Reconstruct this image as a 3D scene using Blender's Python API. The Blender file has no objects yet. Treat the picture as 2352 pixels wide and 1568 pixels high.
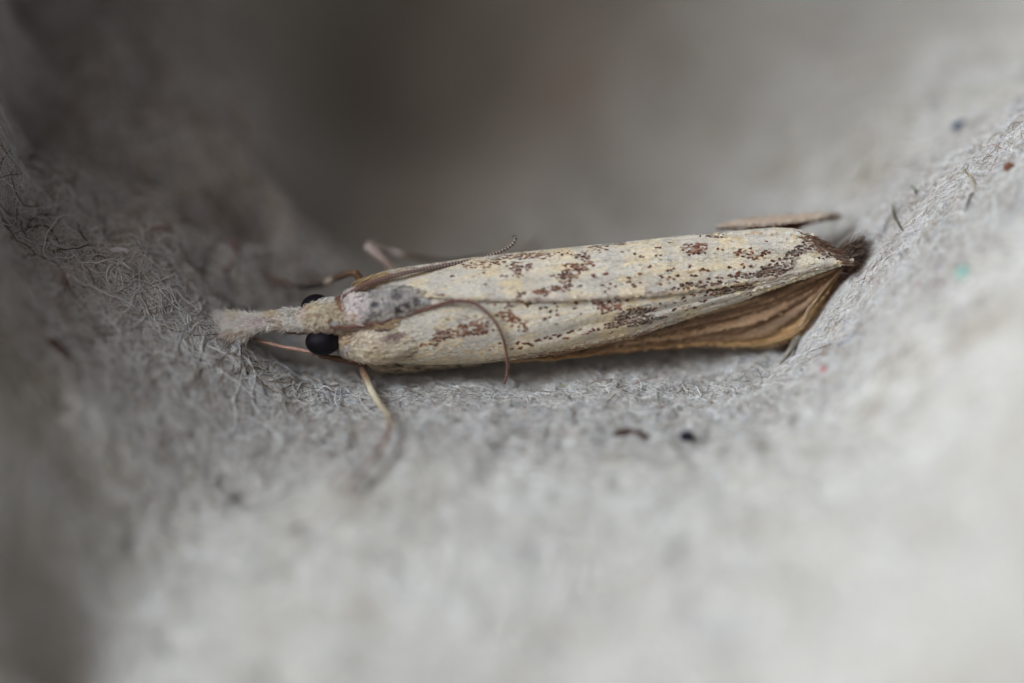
import bpy, math, random
import numpy as np
from mathutils import Vector, Matrix

rng = np.random.default_rng(11)
random.seed(11)
S = bpy.context.scene
S.unit_settings.system = 'METRIC'
S.unit_settings.scale_length = 0.001          # one unit is one millimetre

# ------------------------------------------------------------------ camera
PITCH = math.radians(42)
DIST = 200.0
PXMM = 117.6                                   # photo pixels (2352 wide) per mm in the focal plane
cp, sp = math.cos(PITCH), math.sin(PITCH)
Rv = np.array([1.0, 0, 0]); Fv = np.array([0, cp, -sp]); Uv = np.array([0, sp, cp])
cam_d = bpy.data.cameras.new('camera')
cam = bpy.data.objects.new('camera', cam_d)
S.collection.objects.link(cam)
S.camera = cam
cam.location = tuple(-Fv * DIST)
cam.rotation_euler = (math.pi / 2 - PITCH, 0, 0)
cam_d.sensor_width = 22.3
cam_d.lens = 223.0
cam_d.clip_start = 1.0
cam_d.clip_end = 5000
cam_d.dof.use_dof = True
cam_d.dof.focus_distance = DIST
APERTURE = 26.0                                # lens opening in mm
cam_d.dof.aperture_fstop = 0.001 * cam_d.lens / APERTURE
cam_d.dof.aperture_blades = 0

# ------------------------------------------------------------------ light
SUN_EL, SUN_AZ = math.radians(46), math.radians(267)      # azimuth clockwise from +Y
world = bpy.data.worlds.new('World'); S.world = world
world.use_nodes = True
wn = world.node_tree
sky = wn.nodes.new('ShaderNodeTexSky')
sky.sky_type = 'NISHITA'; sky.sun_disc = False
sky.sun_elevation = SUN_EL; sky.sun_rotation = SUN_AZ
sky.air_density = 0.1; sky.dust_density = 8.0; sky.ozone_density = 0.0
bg = wn.nodes['Background']; bg.inputs[1].default_value = 0.062
wn.links.new(sky.outputs[0], bg.inputs[0])
sl = bpy.data.lights.new('sun', 'SUN'); sun = bpy.data.objects.new('sun', sl)
S.collection.objects.link(sun)
sl.energy = 1.5; sl.angle = math.radians(32); sl.color = (0.53, 0.76, 1.0)
Ldir = Vector((math.sin(SUN_AZ) * math.cos(SUN_EL), math.cos(SUN_AZ) * math.cos(SUN_EL), math.sin(SUN_EL)))
sun.rotation_euler = Ldir.to_track_quat('Z', 'Y').to_euler()
sun.location = Ldir * 60
S.view_settings.view_transform = 'Standard'
S.view_settings.look = 'None'
S.view_settings.exposure = 1.05
S.view_settings.gamma = 1.0
S.cycles.max_bounces = 6
S.cycles.diffuse_bounces = 4
S.cycles.use_denoising = True

# ------------------------------------------------------------------ helpers
def lin(c):
    c = np.asarray(c, float) / 255.0
    return np.where(c <= 0.04045, c / 12.92, ((c + 0.055) / 1.055) ** 2.4)

def P(px, py, d=0.0):
    """photo pixel + distance behind the focal plane (mm) -> place in the world"""
    px, py, d = np.broadcast_arrays(np.asarray(px, float), np.asarray(py, float), np.asarray(d, float))
    k = (1 + d / DIST)
    u = (px - 1176) / PXMM * k; v = (784 - py) / PXMM * k
    return u[..., None] * Rv + v[..., None] * Uv + d[..., None] * Fv

def proj(p):
    d = p @ Fv; k = 1 + d / DIST
    return 1176 + (p @ Rv) / k * PXMM, 784 - (p @ Uv) / k * PXMM, d

def C1(x, y): return 442.7 + x * .2388, 510.7 + y * .2388
def C2(x, y): return 783.1 + x * .2388, 510.7 + y * .2388
def C3(x, y): return 1157.7 + x * .2388, 476.7 + y * .2388
def C4(x, y): return 1566.3 + x * .2606, 442.7 + y * .2606

def hash2(i, j, seed):
    h = (i.astype(np.int64) * 374761393 + j.astype(np.int64) * 668265263 + seed * 1442695041) & 0xFFFFFFFF
    h = ((h ^ (h >> 13)) * 1274126177) & 0xFFFFFFFF
    h = (h ^ (h >> 16)) & 0xFFFFFFFF
    return h / 4294967295.0

def vnoise(x, y, scale, seed=0):
    x = np.asarray(x, float) / scale + 1000; y = np.asarray(y, float) / scale + 1000
    i = np.floor(x); j = np.floor(y); fx = x - i; fy = y - j
    fx = fx * fx * fx * (fx * (fx * 6 - 15) + 10); fy = fy * fy * fy * (fy * (fy * 6 - 15) + 10)
    a = hash2(i, j, seed); b = hash2(i + 1, j, seed); c = hash2(i, j + 1, seed); e = hash2(i + 1, j + 1, seed)
    return (a * (1 - fx) + b * fx) * (1 - fy) + (c * (1 - fx) + e * fx) * fy - 0.5

def fbm(x, y, scale, octv=4, seed=0, gain=0.5):
    t = 0; a = 1.0
    for k in range(octv):
        ca, sa = math.cos(k * 1.1 + .4), math.sin(k * 1.1 + .4)
        t = t + a * vnoise(ca * x - sa * y, sa * x + ca * y, scale / 2 ** k, seed + k * 17); a *= gain
    return t

def make_mesh(name, verts, faces, colors=None, smooth=True):
    """faces: (N,4) or (N,3) integer array, or a list of such arrays"""
    me = bpy.data.meshes.new(name)
    verts = np.asarray(verts, dtype=np.float32)
    if not isinstance(faces, list): faces = [faces]
    faces = [np.asarray(f, dtype=np.int32) for f in faces if len(f)]
    loops = np.concatenate([f.ravel() for f in faces])
    tot = np.concatenate([np.full(len(f), f.shape[1], dtype=np.int32) for f in faces])
    st = np.concatenate([[0], np.cumsum(tot)[:-1]]).astype(np.int32)
    me.vertices.add(len(verts)); me.vertices.foreach_set('co', verts.ravel())
    me.loops.add(len(loops)); me.loops.foreach_set('vertex_index', loops)
    me.polygons.add(len(tot)); me.polygons.foreach_set('loop_start', st)
    me.polygons.foreach_set('loop_total', tot)
    me.update(calc_edges=True)
    me.validate()
    if smooth: me.polygons.foreach_set('use_smooth', np.ones(len(me.polygons), bool))
    if colors is not None:
        at = me.attributes.new('tint', 'FLOAT_COLOR', 'POINT')
        c = np.ones((len(verts), 4), np.float32); c[:, :3] = colors
        at.data.foreach_set('color', c.ravel())
    return me

def link(name, me, mat, parent=None):
    o = bpy.data.objects.new(name, me)
    S.collection.objects.link(o)
    if mat: me.materials.append(mat)
    if parent is not None: o.parent = parent
    return o

def tag(o, label=None, cat=None, group=None, kind=None):
    if label: o['label'] = label
    if cat: o['category'] = cat
    if group: o['group'] = group
    if kind: o['kind'] = kind
    return o

def grid_faces(n, m, wrap=False):
    """n rows x m columns of vertices"""
    i = np.arange(n - 1)[:, None]; j = np.arange(m if wrap else m - 1)[None, :]
    a = i * m + j; b = i * m + (j + 1) % m; c = (i + 1) * m + (j + 1) % m; d = (i + 1) * m + j
    return np.stack([a, b, c, d], -1).reshape(-1, 4)

def nrm(a): return a / (np.linalg.norm(a, axis=-1, keepdims=True) + 1e-12)

def spline(pts, n):
    """Catmull-Rom through rows of pts (any width), evenly by length of the first three columns"""
    pts = np.asarray(pts, float)
    e = np.vstack([2 * pts[0] - pts[1], pts, 2 * pts[-1] - pts[-2]])
    out = []
    for k in range(len(pts) - 1):
        t = np.linspace(0, 1, 24, endpoint=False)[:, None]
        p0, p1, p2, p3 = e[k:k + 4]
        out.append(.5 * (2 * p1 + (p2 - p0) * t + (2 * p0 - 5 * p1 + 4 * p2 - p3) * t ** 2 + (3 * p1 - p0 - 3 * p2 + p3) * t ** 3))
    out = np.vstack(out + [pts[-1:]])
    L = np.concatenate([[0], np.cumsum(np.linalg.norm(np.diff(out[:, :3], axis=0), axis=1))])
    q = np.linspace(0, L[-1], n)
    return np.stack([np.interp(q, L, out[:, k]) for k in range(out.shape[1])], 1)

# ------------------------------------------------------------------ materials
def mat_tint(name, rough=.85, spec=.2, noise=0.0, nscale=8.0, bump=0.0, bscale=20.0, trans=0.0, sheen=0.0, base=None):
    m = bpy.data.materials.new(name); m.use_nodes = True
    nt = m.node_tree; b = nt.nodes['Principled BSDF']
    b.inputs['Roughness'].default_value = rough
    b.inputs['Specular IOR Level'].default_value = spec
    if base is None:
        a = nt.nodes.new('ShaderNodeAttribute'); a.attribute_name = 'tint'; col = a.outputs['Color']
    else:
        r = nt.nodes.new('ShaderNodeRGB'); r.outputs[0].default_value = (*base, 1); col = r.outputs[0]
    tc = nt.nodes.new('ShaderNodeTexCoord')
    if noise:
        n = nt.nodes.new('ShaderNodeTexNoise'); n.inputs['Scale'].default_value = nscale
        n.inputs['Detail'].default_value = 6
        nt.links.new(tc.outputs['Object'], n.inputs['Vector'])
        mr = nt.nodes.new('ShaderNodeMapRange')
        mr.inputs['From Min'].default_value = .25; mr.inputs['From Max'].default_value = .75
        mr.inputs['To Min'].default_value = 1 - noise; mr.inputs['To Max'].default_value = 1 + noise
        nt.links.new(n.outputs['Fac'], mr.inputs['Value'])
        mx = nt.nodes.new('ShaderNodeVectorMath'); mx.operation = 'SCALE'
        nt.links.new(col, mx.inputs[0]); nt.links.new(mr.outputs[0], mx.inputs['Scale'])
        col = mx.outputs[0]
    nt.links.new(col, b.inputs['Base Color'])
    if sheen:
        b.inputs['Sheen Weight'].default_value = sheen
    if bump:
        n2 = nt.nodes.new('ShaderNodeTexNoise'); n2.inputs['Scale'].default_value = bscale
        n2.inputs['Detail'].default_value = 5
        nt.links.new(tc.outputs['Object'], n2.inputs['Vector'])
        bp = nt.nodes.new('ShaderNodeBump'); bp.inputs['Strength'].default_value = bump
        bp.inputs['Distance'].default_value = .03
        nt.links.new(n2.outputs['Fac'], bp.inputs['Height']); nt.links.new(bp.outputs[0], b.inputs['Normal'])
    if trans:
        out = nt.nodes['Material Output']
        t = nt.nodes.new('ShaderNodeBsdfTranslucent'); nt.links.new(col, t.inputs['Color'])
        ms = nt.nodes.new('ShaderNodeMixShader'); ms.inputs[0].default_value = trans
        nt.links.new(b.outputs[0], ms.inputs[1]); nt.links.new(t.outputs[0], ms.inputs[2])
        nt.links.new(ms.outputs[0], out.inputs['Surface'])
    return m

M_pulp = mat_tint('pulp', .95, .1, noise=.16, nscale=5.5, bump=.9, bscale=14)
M_fibre = mat_tint('pulp_fibre', .8, .25, trans=.15)
M_scale = mat_tint('wing_scale', .55, .35, trans=.08)
M_skin = mat_tint('moth_skin', .8, .2, noise=.12, nscale=14, bump=.4, bscale=30)
M_wing = mat_tint('wing_membrane', .6, .3, noise=.22, nscale=9, bump=.4, bscale=18, trans=.25)
M_leg = mat_tint('leg_scales', .6, .3, noise=.2, nscale=25, bump=.5, bscale=40)
M_fleck = mat_tint('fleck', .8, .2, noise=.15, nscale=10)
M_eye = mat_tint('eye', .5, .22, bump=.35, bscale=70, base=(.006, .004, .007))

# ------------------------------------------------------------------ carton surface
# (photo px, photo py, distance behind the focal plane in mm)
CTRL = [
 (0,500,0),(150,565,0),(300,645,0),(450,745,0),(560,820,0),(640,890,0),(800,912,0),(1000,908,0),(1200,900,0),
 (1400,905,0),(1600,900,0),(1740,865,0),(1850,810,0),(1925,715,.05),(1978,650,.1),(1870,735,.75),(1895,690,.65),(1930,640,.6),(2050,560,0),(2150,460,0),
 (2250,370,0),(2352,280,0),
 # nearer than the focal plane
 (1176,1100,-2.3),(800,1100,-2.0),(1500,1100,-2.6),(1800,1100,-3.2),(2100,1000,-3.6),(2352,800,-4.4),
 (1176,1300,-4.2),(1176,1568,-6.6),(1800,1350,-6.0),(1900,1568,-8.6),(2352,1200,-7.6),(2352,1568,-10.8),
 (2150,800,-2.6),(1950,900,-1.7),
 (700,1300,-3.5),(500,1568,-5.6),(480,1050,-1.1),(330,1250,-2.3),(190,1450,-3.6),(90,1568,-4.6),
 (250,950,-1.9),(0,800,-2.4),(0,1100,-4.4),(0,1350,-6.0),(150,1150,-3.3),
 # left mound, behind
 (0,250,1.9),(0,0,3.6),(200,380,1.4),(200,120,3.0),(400,520,1.2),(400,300,2.6),(400,60,4.0),(560,560,1.5),(600,420,2.2),
 (640,500,2.1),(665,455,2.5),(620,330,3.2),(480,660,.8),(520,720,.8),(600,250,4.3),(560,0,6.0),
 # pit and its far floor
 (745,430,8.5),(735,520,7.0),(730,300,10.0),(880,260,14.0),(930,360,12.5),(900,0,14.5),(1250,100,10.0),(1350,0,11.5),(1230,400,6.6),(950,450,8.5),(1500,0,13.5),(1450,250,8.0),
 (1500,450,7.0),(700,600,5.0),(600,640,3.4),(900,620,4.6),(650,780,1.6),(760,850,.9),(1000,720,2.8),(1200,720,2.8),(1500,720,2.2),
 (1200,600,5.0),(1500,600,4.2),(1700,560,3.2),(1200,835,.9),(1500,830,1.1),(1780,775,1.05),(1800,735,1.15),(1650,800,1.1),
 (1700,720,1.0),(1750,430,5.0),(1800,250,7.2),(1800,0,11.0),(1900,450,2.6),(2000,250,4.2),(2050,60,8.2),(2203,291,1.8),(2352,0,5.6),
]
cw = P([c[0] for c in CTRL], [c[1] for c in CTRL], [c[2] for c in CTRL])
FAR = [(-13.5,-6,2.5),(-13,0,11),(-13,4,22),(-13,8,27),(-11.5,15,22),(-24,4,20),(-24,-10,10),(-14,-10,1.5),(-2,-13,.6),(8,-13,2.4),(16,-10,4),  # out-of-view carton heights; left and back walls raised to block sun and sky
       (16,0,4.4),(17,8,4.5),(24,0,5),(24,14,5.5),(12,17.5,1),(4,19,3),(4,22,5),(-4,19,3),(-8,18,10),(-5,28,18),(8,28,15),(14,22,9),(20,26,5),(-20,26,13),(0,-24,-2),(24,-22,3),(-24,-22,2)]
cw = np.vstack([cw, np.array(FAR, float)])
cxy, cz = cw[:, :2], cw[:, 2]
def kern(r): return np.sqrt(r * r + .35 ** 2)
Km = kern(np.linalg.norm(cxy[:, None] - cxy[None], axis=-1))
n_c = len(cxy)
A = np.zeros((n_c + 3, n_c + 3)); A[:n_c, :n_c] = Km + np.eye(n_c) * -.12
A[:n_c, n_c] = 1; A[:n_c, n_c + 1:] = cxy; A[n_c:, :n_c] = A[:n_c, n_c:].T
wts = np.linalg.solve(A, np.concatenate([cz, [0, 0, 0]]))

def smooth_height(x, y):
    sh = np.shape(x); x = np.ravel(x); y = np.ravel(y)
    z = wts[n_c] + wts[n_c + 1] * x + wts[n_c + 2] * y
    for k in range(n_c):
        z = z + wts[k] * kern(np.hypot(x - cxy[k, 0], y - cxy[k, 1]))
    return z.reshape(sh)

def axis(segs):
    out = [segs[0][0]]
    for a, b, st in segs:
        n = max(1, int(round((b - a) / st))); out += list(np.linspace(a, b, n + 1)[1:])
    return np.array(out)
gx = axis([(-24, -11, .3), (-11, 11, .042), (11, 24, .3)])
gy = axis([(-24, -9, .3), (-9, -3, .09), (-3, 5, .04), (5, 14, .11), (14, 28, .4)])
GX, GY = np.meshgrid(gx, gy)
# coarse solve, then fine relief
base_z = smooth_height(GX, GY)
wx = GX + .35 * fbm(GX, GY, 1.2, 3, 5); wy = GY + .35 * fbm(GX, GY, 1.2, 3, 9)
back = np.clip((GY - 5) / 4, 0, 1); front = np.clip((-2 - GY) / 3, 0, 1)
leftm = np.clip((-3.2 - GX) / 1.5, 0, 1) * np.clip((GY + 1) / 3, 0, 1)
lump = fbm(wx, wy, 2.2, 3, 21) * (.22 - .12 * front) + fbm(wx, wy, .9, 3, 25) * .28 * leftm + fbm(GX, GY, 4.5, 2, 27) * 1.3 * back
ridge = (1 - np.abs(fbm(wx, wy, .55, 3, 33)) * 4).clip(-1, 1) * (.024 - .012 * front)
fine = fbm(GX, GY, .22, 3, 41) * .06
pit_m = np.maximum(0, fbm(wx, wy, .8, 2, 77) - .22) * -.45
GZ = base_z + lump + ridge + fine + pit_m

def bil(arr, x, y):
    i = np.clip(np.searchsorted(gx, x) - 1, 0, len(gx) - 2); j = np.clip(np.searchsorted(gy, y) - 1, 0, len(gy) - 2)
    fx = ((x - gx[i]) / (gx[i + 1] - gx[i])).clip(0, 1); fy = ((y - gy[j]) / (gy[j + 1] - gy[j])).clip(0, 1)
    return (arr[j, i] * (1 - fx) + arr[j, i + 1] * fx) * (1 - fy) + (arr[j + 1, i] * (1 - fx) + arr[j + 1, i + 1] * fx) * fy
def ground_at(x, y): return bil(GZ, np.asarray(x, float), np.asarray(y, float))

def on_ground(px, py):
    """where the sight line through a photo pixel meets the carton"""
    lo = None
    ds = np.linspace(-14, 20, 1400)
    p = P(np.full_like(ds, px), np.full_like(ds, py), ds)
    gz = ground_at(p[:, 0], p[:, 1])
    k = np.argmax(p[:, 2] < gz)
    return p[k]

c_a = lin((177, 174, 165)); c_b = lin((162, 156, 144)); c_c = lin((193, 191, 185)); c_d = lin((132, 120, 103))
t1 = (fbm(wx, wy, 1.6, 4, 51) * (1.6 - 1.0 * front) + .55).clip(0, 1)[..., None]
t2 = (fbm(wx, wy, .45, 3, 61) * 2.2 - .15).clip(0, 1)[..., None]
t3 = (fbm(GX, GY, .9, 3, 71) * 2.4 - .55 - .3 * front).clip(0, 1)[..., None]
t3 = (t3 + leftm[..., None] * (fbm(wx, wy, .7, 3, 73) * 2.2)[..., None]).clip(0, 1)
col = c_b * (1 - t1) + c_a * t1
col = col * (1 - t2 * .6) + c_c * t2 * .6
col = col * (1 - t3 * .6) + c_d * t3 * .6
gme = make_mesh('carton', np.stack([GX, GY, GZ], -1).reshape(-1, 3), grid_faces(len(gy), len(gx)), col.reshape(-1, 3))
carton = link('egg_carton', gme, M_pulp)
tag(carton, 'grey moulded pulp of an egg carton, dished around the moth', 'egg carton', kind='structure')

# fibres matted on the pulp
def fibre_set(name, N, sampler, r0, r1, L0, L1, lift, label, seed, npt=9, wig=1.0):
    g = np.random.default_rng(seed)
    x0, y0 = sampler(g, N); N = len(x0)
    ang = g.uniform(0, 2 * np.pi, N); L = g.uniform(L0, L1, N) * g.uniform(.5, 1, N)
    kap = g.normal(0, 1.1, N) * wig; kap2 = g.normal(0, 1.6, N) * wig
    pts = np.zeros((N, npt, 3)); x, y, a = x0.copy(), y0.copy(), ang.copy()
    st = L / (npt - 1)
    hb = g.uniform(-.01, .02, N); arch = np.abs(g.normal(0, lift, N)); sl_ = g.normal(0, lift * .7, N)
    for k in range(npt):
        t = k / (npt - 1)
        pts[:, k, 0] = x; pts[:, k, 1] = y
        pts[:, k, 2] = ground_at(x, y) + hb + arch * 4 * t * (1 - t) + np.maximum(sl_, 0) * t ** 2 * 1.5
        x = x + np.cos(a) * st; y = y + np.sin(a) * st
        a = a + (kap + kap2 * (t - .5) * 2) * st * 2.2 + g.normal(0, .28, N) * wig
    rad = g.uniform(r0, r1, N)[:, None] * np.array([.7] + [1.0] * (npt - 2) + [.45])[None]
    pal = np.array([lin(c) for c in [(214,213,207),(202,198,189),(230,230,227),(168,156,140),(206,203,196),(126,106,86),(92,72,58),(160,120,104),(120,140,170),(205,205,212)]])
    pr = np.array([.25,.2,.16,.1,.18,.06,.03,.012,.003,.06]); pr /= pr.sum()
    ci = g.choice(len(pal), N, p=pr)
    cc = pal[ci] * g.uniform(.8, 1.12, N)[:, None]
    hc = bpy.data.hair_curves.new(name)
    hc.add_curves([npt] * N)
    hc.points.foreach_set('position', pts.reshape(-1).astype(np.float32))
    ra = hc.attributes.get('radius') or hc.attributes.new('radius', 'FLOAT', 'POINT')
    ra.data.foreach_set('value', rad.reshape(-1).astype(np.float32))
    ta = hc.attributes.new('tint', 'FLOAT_COLOR', 'CURVE')
    c4 = np.ones((N, 4), np.float32); c4[:, :3] = cc
    ta.data.foreach_set('color', c4.reshape(-1))
    o = bpy.data.objects.new(name, hc); S.collection.objects.link(o); hc.materials.append(M_fibre)
    o.parent = carton
    tag(o, label, kind='stuff')
    return o

def sampler_focus(lo, hi, margin=60):
    def f(g, N):
        X = []; Y = []; n = 0
        while n < N:
            x = g.uniform(-12, 12, N * 3); y = g.uniform(-12, 14, N * 3)
            z = ground_at(x, y)
            px, py, d = proj(np.stack([x, y, z], 1))
            ok = (px > -margin) & (px < 2352 + margin) & (py > -margin) & (py < 1568 + margin)
            ad = np.abs(d)
            w = np.where(ad < lo, 1, np.clip(1 - (ad - lo) / (hi - lo), 0, 1))
            ok &= g.uniform(0, 1, len(x)) < w
            X.append(x[ok]); Y.append(y[ok]); n += ok.sum()
        return np.concatenate(X)[:N], np.concatenate(Y)[:N]
    return f
def sampler_wide(g, N):
    return g.uniform(-13, 13, N), g.uniform(-10, 14, N)

fibre_set('pulp_fibres', 95000, sampler_focus(.7, 2.0), .0022, .0055, .10, .5, .007, 'fine matted paper fibres', 101, wig=.5)
fibre_set('loose_fibres', 260, sampler_focus(1.0, 2.4), .0022, .0045, .25, .8, .06, 'stray fibres standing off the pulp', 102, npt=12, wig=.6)
def sampler_left(g, N):
    return g.uniform(-12, -3.2, N), g.uniform(-1, 9, N)
fibre_set('mound_fibres', 5000, sampler_left, .005, .014, .5, 2.0, .035, 'matted fibres on the shaded mound', 104, npt=12, wig=.8)
fibre_set('coarse_fibres', 8000, sampler_wide, .005, .013, .4, 1.5, .012, 'broad paper fibres', 103, wig=.45)

# ------------------------------------------------------------------ moth
moth = bpy.data.objects.new('moth', None); S.collection.objects.link(moth)
tag(moth, 'slender cream grass moth with brown speckled wings resting in the carton hollow', 'moth')

# tint tables ------------------------------------------------------
DK1, DK2, DK3 = lin((100, 58, 42)), lin((132, 84, 56)), lin((80, 56, 48))
PUR, BLK, ORG, OCH = lin((106, 86, 78)), lin((34, 30, 32)), lin((196, 154, 104)), lin((212, 182, 130))
RED = lin((120, 66, 50)); TAN = lin((176, 140, 104)); GRB = lin((140, 118, 100)); CRM = lin((236, 226, 196)); WHT = lin((236, 230, 224))
def B(f, x, y, rx, ry, dens, col, ang=0):
    X, Y = f(x, y); k = .2606 if f is C4 else .2388
    return (X, Y, rx * k, ry * k, dens, col, math.radians(ang))
# dark dots: one or two scales each; blobs: crowds of dark scales (angle is clockwise-down in the photo)
dots = []
for f, L in ((C2, [(1390,750),(1480,790),(1780,780),(1885,742),(1910,825),(1965,812),(2010,860),(2000,905),(2075,898),(2240,830),(2250,770),
        (1520,1160),(1435,1222),(1697,1160),(1750,1160),(1790,1158),(1826,1170),(1868,1135),(1895,1125),(1960,1110),(2010,1108),(2045,1080),(2090,1092),(2140,1110),(2165,1112),(2200,1054),(1715,1203),(1640,1213),(1640,993),
        (1370,488),(1540,522),(1590,520),(1380,600),(1060,525),(575,466),(680,445),(1780,430),(1790,412),(1950,935)]),
       (C3, [(940,748),(1020,733),(1075,760),(970,812),(1190,672),(1185,720),(1200,715),(1297,635),(1305,720),(1390,580),(1253,445),(1010,780),(1495,735),(730,757),(1230,745),
        (870,560),(855,565),(960,640),(980,635),(860,648),(850,655),(450,662),(470,660),(165,825),(185,828),(1570,610),(1630,590),(1600,605),(1500,655),(1520,672),(1570,688),(1590,665),(1635,687),(1660,655),
        (1800,652),(1830,655),(1900,598),(1885,605),(1950,602),(1880,713),(1950,718),(1800,725),(2060,705),(2160,575),(2160,650),(2235,632),(1590,725),(1130,430),(1250,760),
        (690,915),(675,972),(400,955),(340,965),(440,1000),(505,1040),(505,1035),(430,1050),(210,920),(220,935),(1445,962),(1455,965),(1500,918),(1555,942),(1645,906),(1720,868),(1715,880),(1800,840),(1830,845),(1860,800),(2035,860),(1720,960),(1750,982),
        (1675,1018),(1625,990),(1555,1045),(1525,1045),(1890,903),(1920,905),(1825,960),(1780,945),(125,1300),(190,1302),(225,1302),(258,1315),(300,1278),(325,1270),(400,1253),(440,1258),(475,1218),(525,1225),(520,1240),(580,1253),(605,1255),(610,1200),(640,1190),
        (715,1183),(755,1212),(795,1205),(820,1182),(905,1165),(912,1175),(970,1155),(150,1345),(850,1165),(740,1025),(500,1115),(1020,1198),(940,1020),(1170,890),(1290,865),(1300,860)]),
       (C4, [(80,727),(65,655),(180,670),(225,683),(605,490),(600,488),(577,535),(762,523),(545,660),(550,655),(525,635),(425,655),(485,708),(413,727),(320,775),(600,650),(160,780),(90,797),(160,852),(145,866),(645,832),(300,920),(680,862),
        (880,785),(200,950),(160,960),(265,972),(100,1008),(35,1030),(15,1005),(110,905),(80,900),(700,550),(740,430),(790,600),(905,578),(1350,560)])):
    for x, y in L: dots.append(f(x, y))
dots = np.array(dots)
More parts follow.
